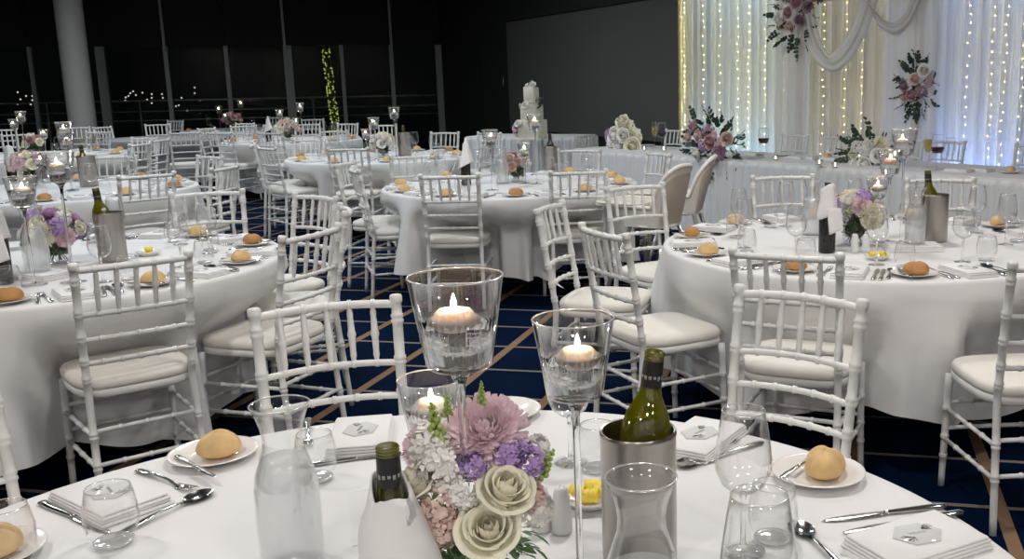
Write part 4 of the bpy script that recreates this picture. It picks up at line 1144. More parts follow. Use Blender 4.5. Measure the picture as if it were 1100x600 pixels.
# ---- window wall
a_, b_ = at(50, 50.5, 2.35), at(475, 48, 2.35)
whit, wt, wn = vplane(a_, b_)
if wn.y < 0: wn = -wn
MULL = pm('grey_aluminium_mullion', (.27, .28, .27), .5); BLIND = pm('black_roller_blind', (.014, .014, .012), .9)
WPANE = thin_glass('dark_window_glass', dark=.9, base=.004, edge=.08, power=4)
cuts = [(-70, .08), (31.5 + 5, .075), (111.5, .17), (181.5, .085), (246, .085), (311.5, .17), (369, .075), (422, .085), (475, .24)]
wp = [whit(px, 90) for px, w in cuts]
for i, ((px, w), p) in enumerate(zip(cuts, wp)):
    b = upright(MB(), p, wt, wn, w, -.07, .07, 0, 2.36)
    structure(f'trim_{i + 1}', b, MULL, f'grey upright window mullion, {ORD[i]} from the left', cat='mullion')
for i in range(len(wp) - 1):
    m_ = (wp[i] + wp[i + 1]) / 2; L_ = (wp[i + 1] - wp[i]).length
    b = upright(MB(), m_, wt, wn, L_, -.006, .006, .05, 2.36)
    structure(f'window_{i + 1}', b, WPANE, f'dark night window pane, {ORD[i]} from the left', cat='window')
    b = upright(MB(), m_, wt, wn, L_ - .02, -.13, -.10, 2.35, H_C)
    o = link('roller_blind', b.mesh('roller_blind', BLIND, smooth=False)); tag(o, f'black blind above window, {ORD[i]} from the left', 'blind', 'black window blinds')
j = 0
for k, px in ((3, 174.5), (5, 303.5), (7, 418)):
    p = whit(px, 20); b = upright(MB(), p, wt, wn, .05, -.20, -.14, 2.30, H_C)
    structure(f'trim_{10 + j}', b, MULL, f'thin grey bar on the black blinds, {ORD[j]} from the left', cat='mullion'); j += 1
# balcony beyond the glass
structure('balcony_floor', upright(MB(), (wp[0] + wp[-1]) / 2 + wn * 2.2, wt, wn, 22, -2.1, 1.5, -.3, -.02), pm('dark_balcony_concrete', (.03, .03, .03), .9), 'dark balcony floor outside the windows', cat='balcony')
rb = MB(); pb = MB()
mid = (wp[0] + wp[-1]) / 2 + wn * 1.9
for z in (1.235, 1.0, .80):
    rb.tube([mid - wt * 9 + Vector((0, 0, z - mid.z)), mid + wt * 8 + Vector((0, 0, z - mid.z))], .016 if z > 1.2 else .010, 8)
RAIL = pm('steel_balcony_rail', (.35, .40, .38), .4, .3)
rt = thing('balcony_railing', (0, 0, 0)); link('handrail', rb.mesh('handrail', RAIL), rt)
for k in range(10):
    q = mid + wt * (-9 + 1.85 * k)
    link('baluster', MB().tube([(q.x, q.y, -.02), (q.x, q.y, 1.235)], .018, 8).mesh('baluster', RAIL), rt)
tag(rt, 'thin steel balcony railing outside the dark windows', 'railing')
CITY = emit('city_light', (1.0, .95, .85), .9)
cm = MB().ball((0, 0, 0), .068, seg=8, rings=6).mesh('city_light', CITY)
for px, py in [(140, 100), (135, 104.5), (138, 103), (143, 98), (146, 102), (153, 99.5), (134.5, 108), (163, 105), (174, 101), (175, 105), (163, 110.7), (209, 94), (209, 100), (215, 107.5), (192, 113), (189, 114), (201, 118.7), (195, 105), (22, 106.7), (28, 103), (34.7, 103), (34.7, 107.5), (33, 112), (18.7, 111.5), (19, 99), (163, 101), (182, 108), (158, 107)]:
    q = EYE + ray(px, py) * 85
    o = link('city_light', cm, None, q); tag(o, 'tiny distant city light seen through the dark windows', 'light', 'distant city lights')
# made-up leaning lit strip, standing in for the curtain's reflection in the glass
tr = thing('reflection_strip', (0, 0, 0)); pts = []; 
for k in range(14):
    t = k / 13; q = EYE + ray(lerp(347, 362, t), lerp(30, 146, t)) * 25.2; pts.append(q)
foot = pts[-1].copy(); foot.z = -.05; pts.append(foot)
link('strip_core', MB().tube(pts, .09, 10).mesh('reflection_strip_core', pm('dim_strip_core', (.10, .10, .04), .9)), tr)
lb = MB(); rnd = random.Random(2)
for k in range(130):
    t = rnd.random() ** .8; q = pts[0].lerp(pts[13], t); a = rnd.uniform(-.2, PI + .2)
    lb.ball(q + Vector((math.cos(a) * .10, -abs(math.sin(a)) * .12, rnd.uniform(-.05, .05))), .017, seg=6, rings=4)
o = link('strip_bulbs', lb.mesh('reflection_bulbs', emit('reflection_glow', (.50, .62, .12), .9)), tr); o['kind'] = 'stuff'
tag(tr, 'made-up leaning strip of yellow-green bulbs standing in for a window reflection', 'reflection_stand_in')
# column
cpos = EYE + ray(86, 110) * 18.3
structure('column', MB().lathe([(.235, 0), (.235, H_C)], 40, c=(cpos.x, cpos.y, 0)), pm('grey_column_paint', (.62, .62, .59), .6), 'pale grey round column in front of the windows', smooth=True, cat='column')
# ---- dark walls and the grey panel wall
pr_, pl_ = EYE + ray(729, 90) * 13.3, EYE + ray(546, 85) * 18.6
shit, stt, sn = vplane(pl_, pr_)
if sn.y < 0: sn = -sn
SCR = pm('grey_panel_wall', (.095, .095, .090), .75); BLK = pm('black_wall', (.012, .014, .013), .8)
mid = (pl_ + pr_) / 2; L_ = (pl_ - pr_).length
structure('wall_panel', upright(MB(), mid, stt, sn, L_, 0, .05, .66, 2.60), SCR, 'charcoal grey panel wall behind the cake table', cat='wall')
structure('wall_stage', upright(MB(), mid + stt * .05, stt, sn, L_ + .1, .05, .20, 0, H_C), BLK, 'black wall around the grey panel', cat='wall')
structure('trim_14', upright(MB(), mid, stt, sn, L_, -.06, .05, 2.60, H_C), BLK, 'black bulkhead above the grey panel', cat='bulkhead')
SEAM = pm('panel_seam', (.05, .05, .047), .8)
e0 = wp[-1]; e1 = pl_
dhit, dt, dn = vplane(e0, e1)
if dn.y < 0: dn = -dn
structure('wall_corner', upright(MB(), (e0 + e1) / 2, dt, dn, (e1 - e0).length, 0, .15, 0, H_C), BLK, 'black wall between the windows and grey panel', cat='wall')
p = dhit(513, 100); b = upright(MB(), p, dt, dn, .95, -.03, 0, 0, 2.15); structure('door_1', b, pm('dark_green_door', (.010, .022, .018), .4), 'dark door in the black wall beside the windows', cat='door')
p = dhit(543, 88); T_ = Matrix.Translation((p.x - dn.x * .04, p.y - dn.y * .04, p.z))
o = link('pull_handle', MB().tube([(0, 0, -.12), (0, 0, .12)], .012, 8).mesh('pull_handle', pm('handle_metal', (.35, .35, .33), .4, .8)), None, M=T_); tag(o, 'small upright metal pull handle on the black wall', 'handle')
WALLP = pm('grey_room_wall', (.60, .58, .56), .9)
structure('wall_back', MB().box((-16, -4.6, 0), (7.5, -4.5, H_C)), WALLP, 'plain grey wall behind the camera', cat='wall')
structure('wall_left', MB().box((-16.1, -4.5, 0), (-16, 18.5, H_C)), BLK, 'dark wall at far left', cat='wall')
structure('wall_right', MB().box((7.5, -4.5, 0), (7.6, 26, H_C)), WALLP, 'plain grey wall at far right', cat='wall')

# ---- bridal table, curtain, arbour
HP = Vector((.83, 9.6, 0)); HT = Vector((.635, -.772, 0)).normalized(); HN = Vector((.772, .635, 0)).normalized()
def hw(s, o, z): return HP + HT * s + HN * o + Vector((0, 0, z))
def hhit(px, py, off):
    d = ray(px, py); k = ((HP + HN * off - EYE).dot(HN)) / d.dot(HN); return EYE + d * k
def hs(px, py, off): return (hhit(px, py, off) - HP).dot(HT)
def skirted(name, P, T, N, s0, s1, dep, label, cat, seed, pleat=.14):
    """long table: cloth top with short overhang and a pleated skirt to the floor"""
    t = thing(name, (0, 0, 0)); rnd = random.Random(seed)
    def W(s, o, z): q = P + T * s + N * o; return (q.x, q.y, z)
    b = MB(); o = .0
    def rr(s): return W(s, 0, 0)
    T4 = Matrix.Identity(4)
    for i in range(3): T4[i][0] = T[i]; T4[i][1] = N[i]; T4[i][3] = P[i]
    b.box((s0, 0, .735), (s1, dep, TZ), .012, T=T4)
    link('tabletop_cloth', b.mesh('long_table_cloth', CLOTH, auto=40), t)
    # pleated skirt round the four sides
    path = []; per = [((s0, 0), (s1, 0)), ((s1, 0), (s1, dep)), ((s1, dep), (s0, dep)), ((s0, dep), (s0, 0))]
    for (a, c) in per:
        L = math.hypot(c[0] - a[0], c[1] - a[1]); n = max(8, int(L / .012))
        nx, ny = (c[1] - a[1]) / L, -(c[0] - a[0]) / L
        for k in range(n):
            q = k / n; d = q * L; path.append((lerp(a[0], c[0], q), lerp(a[1], c[1], q), nx, ny, d))
    ph = rnd.uniform(0, 6); v = []; zs = [.745, .735, .70, .55, .35, .15, .012]
    for (x, y, nx, ny, d) in path:
        w = math.sin(2 * PI * d / pleat + ph + .9 * math.sin(d * 3.1)) * .6 + .4 * math.sin(2 * PI * d / (pleat * .43))
        for z in zs:
            o = .004 + (.012 + .010 * (1 - z / .75)) * (w + .9) * (0 if z > .74 else 1)
            q = P + T * (x + nx * o) + N * (y + ny * o); v.append((q.x, q.y, z))
    m = len(zs); f = []; n = len(path)
    for i in range(n):
        k = (i + 1) % n
        for j2 in range(m - 1): f.append((i * m + j2, k * m + j2, k * m + j2 + 1, i * m + j2 + 1))
    link('pleated_skirt', MB().add(v, f).mesh('pleated_skirt', SKIRT), t)
    for (sx_, sy_) in ((s0 + .1, .1), (s1 - .1, .1), (s0 + .1, dep - .1), (s1 - .1, dep - .1)):
        q = P + T * sx_ + N * sy_; link('leg', MB().tube([(q.x, q.y, 0), (q.x, q.y, .735)], .016, 8).mesh('long_table_leg', TMETAL), t)
    return tag(t, label, cat)
skirted('bridal_table', HP, HT, HN, -2.33, 4.6, .88, 'long bridal table with pleated white skirt before the lit curtain', 'table', 1)
ck0, ck1 = at(617, 147.2, TZ), at(500, 146.5, TZ); ct = (ck0 - ck1); ct.z = 0; cl = ct.length; ct.normalize(); cn = Vector((-ct.y, ct.x, 0))
skirted('cake_table', Vector((ck1.x, ck1.y, 0)), ct, cn, 0, cl, .75, 'small white-skirted table holding the tall wedding cake', 'table', 2)
# curtain
def sheer(name, a, tr_, df, tl, col):
    return mix_mat(name, [('ShaderNodeBsdfTransparent', (.95, .95, .95), None, tr_), ('ShaderNodeBsdfDiffuse', col, None, df), ('ShaderNodeBsdfTranslucent', col, None, tl)])
SH1 = sheer('white_sheer', 0, .22, .36, .42, (.80, .80, .80)); SH2 = sheer('oyster_sheer', 0, .16, .50, .34, (.68, .65, .62)); SH3 = sheer('white_sheer_right', 0, .20, .40, .40, (.76, .78, .82))
def curtain(s0, s1, off, mat, label, seed, wl=.15, amp=.035, z0=.01, z1=3.35):
    rnd = random.Random(seed); ph = [rnd.uniform(0, 6) for _ in range(4)]; n = max(40, int((s1 - s0) / .012)); v = []; f = []
    zs = [z0, .4, .8, 1.2, 1.6, 2.0, 2.4, 2.8, 3.1, z1]
    for i in range(n + 1):
        s = lerp(s0, s1, i / n)
        for z in zs:
            w = math.sin(2 * PI * s / wl + ph[0] + 1.3 * math.sin(2 * PI * s / (wl * 3.7) + ph[1]) + .15 * math.sin(z * 1.3 + s * 2)) + .45 * math.sin(2 * PI * s / (wl * .41) + ph[2] + .3 * z)
            v.append(tuple(hw(s, off + amp * w, z)))
    m = len(zs)
    for i in range(n):
        for j2 in range(m - 1): f.append((i * m + j2, (i + 1) * m + j2, (i + 1) * m + j2 + 1, i * m + j2 + 1))
    o = link('sheer_curtain', MB().add(v, f).mesh('sheer_curtain', mat)); return tag(o, label, 'curtain', 'sheer curtain panels')
CO = 2.25
sA, sB, sC = hs(730, 80, CO), hs(852, 80, CO), hs(1004, 80, CO); sD = hs(1100, 80, CO) + 1.5
curtain(sA, sB, CO, SH1, 'left sheer white curtain glowing with fairy lights, beside grey panel', 1)
curtain(sB - .03, sC + .03, CO + .02, SH2, 'middle sheer curtain behind the draped arbour', 2, .19)
curtain(sC, sD, CO, SH3, 'right sheer curtain with a cool blue glow', 3, .16)
structure('wall_curtain', MB().add([tuple(hw(sA + .02, CO + .55, 0)), tuple(hw(sD + .5, CO + .55, 0)), tuple(hw(sD + .5, CO + .55, H_C)), tuple(hw(sA + .02, CO + .55, H_C)), tuple(hw(sA + .02, CO + .65, 0)), tuple(hw(sD + .5, CO + .65, 0)), tuple(hw(sD + .5, CO + .65, H_C)), tuple(hw(sA + .02, CO + .65, H_C))], [(0, 1, 2, 3), (4, 7, 6, 5), (0, 3, 7, 4), (1, 5, 6, 2), (3, 2, 6, 7), (0, 4, 5, 1)]), pm('pale_wall_behind_curtain', (.70, .70, .70), .9), 'pale wall behind the fairy-lit curtain', cat='wall')
BULB = emit('warm_fairy_bulb', (1.0, .82, .24), 23); WIRE = pm('thin_wire', (.4, .4, .35), .5)
for k, px in enumerate([733, 754.5, 772, 791, 803, 821, 841, 883, 906.5, 925, 948, 984, 1038, 1064, 1078, 1097]):
    s = hs(px, 80, CO + .10); rnd = random.Random(k); st_ = thing('fairy_light_strand', tuple(hw(s, CO + .12, 0)))
    wires = []; bl = MB(); z = 3.3; c0 = hw(s, CO + .12, 0); n = 0
    while z > .6:
        q = Vector((rnd.uniform(-.012, .012), rnd.uniform(-.012, .012), z)); wires.append(q)
        bl.ball(q, .0095 if k else .017, seg=6, rings=4); z -= rnd.uniform(.075, .13) * (1 if k else .6)
    o = link('bulbs', bl.mesh('fairy_bulbs', BULB), st_); o['kind'] = 'stuff'
    link('wire', MB().tube(wires, .0012, 4).mesh('fairy_wire', WIRE), st_)
    tag(st_, f'hanging strand of warm fairy lights behind the curtain, {ORD[k]} from the left', 'fairy lights', 'fairy light strands')
# arbour
AO = 1.75
ARB = pm('pale_arbour_timber', (.55, .45, .34), .6)
ar = thing('wedding_arbour', (0, 0, 0)); zt = hhit(905, -1, AO).z
sL, sR = hs(856, 100, AO), hs(985, 100, AO)
for s in (sL, sR): link('post', MB().box((-.03, -.03, 0), (.03, .03, zt + .05), .004, T=Matrix.Translation(hw(s, AO + .06, 0))).mesh('arbour_post', ARB), ar)
T4 = Matrix.Identity(4)
for i in range(3): T4[i][0] = HT[i]; T4[i][1] = HN[i]; T4[i][3] = HP[i]
link('beam', MB().box((sL - .15, AO + .03, zt), (sR + .15, AO + .09, zt + .07), .004, T=T4).mesh('arbour_beam', ARB), ar)
tag(ar, 'pale timber arbour frame hung with drapes and flowers', 'arbour')
DRAPE = mix_mat('white_chiffon', [('ShaderNodeBsdfTransparent', (1, 1, 1), None, .15), ('ShaderNodeBsdfDiffuse', (.90, .88, .85), None, .5), ('ShaderNodeBsdfTranslucent', (.90, .88, .85), None, .35)])
def smooth_path(pts, u):
    n = len(pts) - 1; x = u * n; i = min(int(x), n - 1); t = x - i
    p = [pts[max(0, min(n, i + k))] for k in (-1, 0, 1, 2)]
    return tuple(.5 * (2 * p[1][c] + (p[2][c] - p[0][c]) * t + (2 * p[0][c] - 5 * p[1][c] + 4 * p[2][c] - p[3][c]) * t * t + (3 * p[1][c] - p[0][c] - 3 * p[2][c] + p[3][c]) * t ** 3) for c in (0, 1))
def swag(up_, lo_, label, ph):
    def fn(u, v):
        a, c = smooth_path(up_, u), smooth_path(lo_, u); px, py = lerp(a[0], c[0], v), lerp(a[1], c[1], v)
        return hhit(px, py, AO - .05 - .05 * math.sin(PI * v) - .014 * math.sin(v * 15 + ph + 2 * u))
    o = solid(link('fabric_swag', MB().grid(fn, 40, 30).mesh('fabric_swag', DRAPE)), .002); tag(o, label, 'drape', 'chiffon drapes')
swag([(874, 8), (879, 34), (890, 57), (905, 46), (918, 22), (925, -12)], [(860, 22), (870, 58), (892, 77), (912, 66), (931, 34), (948, -12)], 'deep white fabric swag at the left of the arbour', 0)
swag([(926, -12), (936, 6), (949, 20), (962, 22), (974, 10), (982, -12)], [(930, -4), (941, 23), (953, 35), (967, 36), (981, 21), (996, -12)], 'shallow white fabric swag at the right of the arbour', 2)
for (x0, x1, lab, sd) in ((843, 878, 'left hanging fabric tail of the arbour', 5), (956, 1014, 'right hanging fabric tail of the arbour', 6)):
    s0, s1 = hs(x0, 90, AO + .14), hs(x1, 90, AO + .14); ph = sd
    def fn(u, v): return hw(lerp(s0, s1, u), AO - .01 + .014 * math.sin(u * 26 + ph) + .010 * math.sin(u * 11 + v), lerp(.03, zt + .05, v))
    tag(link('fabric_tail', MB().grid(fn, 60, 8).mesh('fabric_tail', DRAPE)), lab, 'drape', 'chiffon drapes')
def spray(name, c, blooms, sprigs, label, off, cat='flowers', face=None, lo=False, fill=None, leaf=.040):
    """blooms [(kind, mat, r, px, py, d_off)] and trailing sprigs [(px,py,dx,dy,L,roundish)] on the upright plane at offset off from the bridal table front;
    fill (px, py, rx, ry, n): greenery filling that oval between the blooms"""
    t = thing(name, tuple(c)); face = face or -HN
    nm = dict(rose='rose', chrys='chrysanthemum', cluster='filler_blossom', spike='bud_spike')
    for i, (kind, mat, r, px, py, do) in enumerate(blooms):
        q = hhit(px, py, off + do) - c
        d = face * 1.2 + (q - Vector((0, 0, .05))) * 3
        r *= 1.18
        me = rose(r, mat, i % 3, lo) if kind == 'rose' else chrys(r, mat, i % 2, True) if kind == 'chrys' else cluster(r, mat, i % 3, 60, .22) if kind == 'cluster' else spike(r, mat, 0)
        if kind == 'spike': d = Vector((0, 0, 1)) + face * .3
        link(nm[kind], me, t, M=aim(q, d, i * 1.1))
    for i, (px, py, dx, dy, L, ro) in enumerate(sprigs):
        q = hhit(px, py, off + .02) - c; d = (HT * dx - Vector((0, 0, dy))) + face * .35
        L *= .72; n = max(4, int(L / leaf * .95))
        link('leaf_sprig', sprig(L, DLEAF, i % 3, n, .62 if ro else .4, leaf / L, .22, ro), t, M=aimx(q, d, i))
    if fill:
        rnd = random.Random(int(fill[0])); px, py, rx, ry, n = fill
        for k in range(n):
            a = k * 2.4; u = math.sqrt((k + .5) / n); x, y = math.cos(a) * u, math.sin(a) * u
            q = hhit(px + rx * x, py + ry * y, off + rnd.uniform(.04, .09)) - c
            d = HT * x * rnd.uniform(.6, 1.4) + Vector((0, 0, -y * rnd.uniform(.6, 1.4))) + face * rnd.uniform(.05, .6)
            L = rnd.uniform(.09, .14)
            link('leaf_sprig', sprig(round(L, 2), DLEAF, k % 3, 4, .6, leaf / round(L, 2), .2, k % 3 != 0), t, M=aimx(q, d, rnd.uniform(0, 6)))
    return tag(t, label, cat, 'floral sprays')
c = hhit(855, 20, AO - .08)
spray('flower_spray', c, [('rose', P_DUSK, .07, 857, 3, 0), ('rose', P_DUSK, .06, 848, 14, -.02), ('rose', P_MAUVE, .06, 860, 22, -.03), ('cluster', P_BLUSH, .05, 841, 26, 0), ('chrys', P_MAUVE, .055, 868, 8, 0), ('rose', P_BLUSH, .055, 850, 28, -.02), ('cluster', P_WHITE, .045, 836, 20, 0), ('rose', P_LILAC, .055, 870, -4, 0), ('cluster', P_MAUVE, .05, 846, -2, 0)],
      [(842, 30, -.8, .6, .26, True), (838, 36, -1, .5, .24, True), (852, 34, 0, 1, .30, True), (858, 36, .1, 1, .34, True), (868, 20, .8, .5, .24, True), (874, 4, 1, -.1, .24, True), (840, 8, -1, -.1, .22, True), (866, 30, .5, .9, .24, True), (845, 22, -1, .2, .22, False), (872, 14, 1, .3, .2, False)], 'dusky pink rose spray with trailing leaves, top left of the arbour', AO - .08, fill=(853, 20, 20, 36, 40))
c = hhit(986, 92, AO - .08)
spray('flower_spray', c, [('rose', P_WHITE, .055, 993, 76, 0), ('rose', P_BLUSH, .052, 984, 85, -.02), ('rose', P_MAUVE, .055, 973, 92, 0), ('rose', P_DUSK, .050, 980, 102, -.01), ('cluster', P_MAUVE, .05, 990, 98, 0), ('rose', P_BLUSH, .042, 972, 104, 0), ('cluster', P_DUSK, .04, 998, 88, 0), ('chrys', P_MAUVE, .045, 985, 95, .01)],
      [(984, 72, -.2, -1, .22, True), (996, 70, .6, -.9, .18, False), (974, 86, -1, -.1, .18, False), (985, 106, 0, 1, .26, True), (979, 108, -.3, 1, .22, True), (992, 106, .2, 1, .24, False), (1000, 90, 1, .2, .15, False), (976, 76, -.7, -.7, .18, True), (990, 112, .1, 1, .16, True)], 'white and mauve rose spray hanging right of the arbour', AO - .08, fill=(985, 94, 16, 28, 34))
c = hhit(768, 158, .02)
spray('flower_arrangement', c, [('rose', P_DUSK, .062, 747, 136, 0), ('rose', P_BLUSH, .058, 752, 146, -.03), ('rose', P_DUSK, .06, 764, 153, -.06), ('chrys', P_LILAC, .06, 772, 163, -.07), ('rose', P_BLUSH, .058, 781, 149, -.05), ('rose', P_WHITE, .055, 750, 165, -.05), ('cluster', P_MAUVE, .06, 762, 142, .02), ('cluster', P_LILAC, .055, 757, 156, -.04), ('rose', P_BLUSH, .05, 741, 147, 0), ('cluster', P_DUSK, .05, 775, 155, -.05), ('rose', P_PINK, .05, 768, 147, 0), ('cluster', P_MAUVE, .045, 766, 172, -.07)],
      [(760, 138, -.2, -1, .30, True), (768, 136, .2, -1, .28, True), (780, 142, .8, -.7, .30, True), (788, 152, 1, -.1, .28, True), (788, 164, 1, .5, .28, True), (778, 172, .4, 1, .26, True), (768, 176, 0, 1, .26, True), (752, 170, -.9, .6, .24, True), (744, 172, -.9, .5, .20, True), (786, 158, 1, .2, .3, True), (790, 146, 1, -.5, .2, True), (748, 130, -.4, -1, .2, True), (784, 170, .9, .8, .22, True)], 'large dusky rose bouquet with dark leaves spilling over the bridal table', .02, fill=(769, 156, 28, 28, 60))
c = hhit(932, 172, .30)
spray('flower_arrangement', c, [('rose', P_WHITE, .060, 930, 176, -.05), ('rose', P_WHITE, .055, 944, 167, -.03), ('chrys', P_WHITE, .06, 934, 156, 0), ('chrys', P_CREAM, .05, 946, 153, 0), ('cluster', P_WHITE, .05, 922, 158, 0), ('rose', P_CREAM, .045, 918, 165, 0), ('cluster', P_CREAM, .04, 954, 163, 0), ('cluster', P_WHITE, .04, 917, 177, -.02)],
      [(932, 150, 0, -1, .26, True), (920, 154, -1, -.3, .18, False), (914, 168, -1, .1, .18, False), (920, 180, -.6, .4, .16, False), (938, 178, .4, .3, .16, False), (956, 172, 1, .1, .2, False), (926, 166, -.4, 0, .16, False), (940, 160, .6, -.3, .18, False)], 'white rose and chrysanthemum bouquet on the bridal table', .30, fill=(930, 166, 24, 20, 34))
c = hhit(668, 158, .35)
spray('flower_arrangement', c, [('chrys', P_CREAM, .10, 672, 138, 0), ('rose', P_WHITE, .10, 664, 147, -.02), ('chrys', P_CREAM, .10, 679, 148, -.02), ('chrys', P_WHITE, .10, 667, 157, -.04), ('rose', P_CREAM, .09, 680, 157, -.04), ('rose', P_CREAM, .08, 670, 132, .02), ('chrys', P_LILAC, .09, 656, 145, 0), ('rose', P_WHITE, .08, 660, 155, -.03), ('rose', P_WHITE, .07, 671, 146, -.08)],
      [(676, 158, .3, .2, .16, False), (662, 140, -.8, -.3, .14, False)], 'tall mound of white blooms with lilac flower at the bridal table end', .35, fill=(668, 148, 12, 14, 10))
# chairs behind the bridal table
for q in [(825.8, 142.8, 850, 143.8), (878, 143.8, 907, 145.6), (984.6, 149.8, 1014.8, 150.2), (1058, 154.8, 1103, 156), (728, 136, 744, 137.5), (951, 147.5, 968, 148.5)]:
    a, b = at(q[0], q[1], .936), at(q[2], q[3], .936); m_ = (a + b) / 2
    s = (m_ - HP).dot(HT); f = -HN; m_ = hw(s, 1.40, 0)
    o = CHAIR.put((m_.x + f.x * .262, m_.y + f.y * .262, 0), math.atan2(f.y, f.x) - PI / 2)
    pool(o, 'white chiavari chair', 'behind the bridal table', 'chair', None, 'white chiavari chairs')
# things on the bridal table
def votive_parts():
    g = MB().lathe([(0, .002), (.024, .002), (.030, .010), (.034, .055), (.032, .055), (.028, .012), (0, .008)], 20).mesh('votive_glass', GLASS)
    fl_ = MB().lathe([(0, .020), (.004, .026), (.005, .034), (.002, .046), (0, .050)], 8).mesh('votive_flame', emit('votive_flame', (1, .72, .42), 30))
    wx = MB().lathe([(0, .009), (.022, .009), (.024, .018), (0, .0185)], 16).mesh('votive_wax', WAX)
    return Proto('tealight_holder', [('glass_cup', g, None), ('wax', wx, None), ('flame', fl_, None)])
VOT = votive_parts()
for px, py in ((692, 162), (713, 162.5), (735, 165.5), (833, 173), (880, 178), (897, 181)):
    p = on(px, py); pool(VOT.put((p.x, p.y, TZ)), 'lit tealight in small glass cup', 'on the bridal table', 'tealight', None, 'tealights')
fw = MB().lathe([(0, .112), (.030, .112), (.0395, .134), (.0415, .150), (0, .1505)], 18).mesh('red_wine_fill', REDWINE)
ff = MB().lathe([(0, .105), (.016, .115), (.022, .15), (.021, .19), (0, .1905)], 16).mesh('champagne_fill', CHAMP)
flb = MB().lathe([(.034, .002), (.006, .006), (.004, .05), (.004, .09), (.016, .108), (.023, .15), (.021, .21), (.019, .235)], 18).mesh('flute_glass', GLASS)
RW = Proto('red_wine_glass', [('glass', WINE_FAR, None), ('red_wine', fw, None)]); FLU = Proto('champagne_flute', [('glass', flb, None), ('champagne', ff, None)])
for px, py, pr2, lab in ((820, 169.5, RW, 'glass of red wine between big rose bouquet and white bouquet'), (711, 160, RW, 'glass of red wine near the bridal table left end'), (1006, 183, RW, 'glass of red wine at the right of the bridal table'), (703, 159, FLU, 'champagne flute beside red wine at bridal table left end'), (996, 181, FLU, 'champagne flute beside red wine at the bridal table right')):
    p = on(px, py); o = pr2.put((p.x, p.y, TZ), scale=1.25); tag(o, lab, 'glass')
for px, py in ((757, 163), (745, 160), (914, 168), (1020, 181)):
    p = on(px, py); pool(single('wine_glass', WINE_FAR, p, 0, 1.1), 'empty wine glass', 'on the bridal table', 'wine glass', None, 'wine glasses')
for px, py in ((808, 167), (855, 170.5), (868, 170.5), (893, 172), (1030, 184.5), (1052, 184)):
    p = on(px, py); pool(single('folded_napkin', NAP, p, .7), 'white folded napkin', 'on the bridal table', 'napkin', None, 'folded napkins')
for px, py in ((840, 167.5), (1085, 186), (889, 171), (696, 157)):
    p = on(px, py); pool(single('side_plate', PLATE, p, 0), 'white side plate', 'on the bridal table', 'plate', None, 'side plates')
    if px in (1085, 889): pool(single('bread_roll', ROLLS[1], p + Vector((0, 0, .0062)), 1), 'bread roll on side plate', 'on the bridal table', 'bread roll', None, 'bread rolls')
# cake
p = on(572, 149.2); ca = math.atan2(ct.y, ct.x); ck = thing('wedding_cake', (p.x, p.y + .05, TZ), ca)
link('cake_board', MB().box((-.20, -.20, 0), (.20, .20, .012), .004).mesh('cake_board', PAPER, auto=40), ck)
zz = .012
for w, h in ((.150, .24), (.115, .20), (.078, .23)):
    link('cake_tier', MB().box((-w, -w, zz), (w, w, zz + h), .008).mesh('cake_tier', ICING, auto=40), ck); zz += h
rnd = random.Random(6)
for i, (x, y, z, k, m, r) in enumerate([(0, 0, zz + .01, 'cluster', P_WHITE, .075), (.05, -.03, zz + .02, 'rose', P_WHITE, .05), (-.05, -.02, zz - .02, 'rose', P_BLUSH, .045), (-.04, -.10, .44, 'rose', P_WHITE, .055), (.07, -.10, .45, 'cluster', P_WHITE, .06), (.11, -.09, .42, 'cluster', P_CREAM, .05), (-.09, -.08, .44, 'cluster', P_CREAM, .05), (-.17, -.10, .15, 'rose', P_LILAC, .07), (-.16, -.13, .08, 'cluster', P_BLUSH, .06), (-.13, -.15, .20, 'rose', P_WHITE, .055), (.05, -.15, .25, 'cluster', P_WHITE, .06), (.0, -.14, .26, 'rose', P_CREAM, .045)]):
    me = rose(r, m, i % 3, True) if k == 'rose' else cluster(r, m, i % 3, 30)
    link('sugar_flower', me, ck, M=aim((x, y, z), (x * .4, -.7, .5), i))
for i, (x, y, z) in enumerate([(.04, 0, zz + .05), (.10, -.08, .47), (.09, -.06, .40)]):
    link('leaf_sprig', sprig(.12, DLEAF, i, 5, .5), ck, M=aimx((x, y, z), (.7, -.2, .6), i))
tag(ck, 'tall cream square tiered wedding cake dressed with white flowers', 'cake')

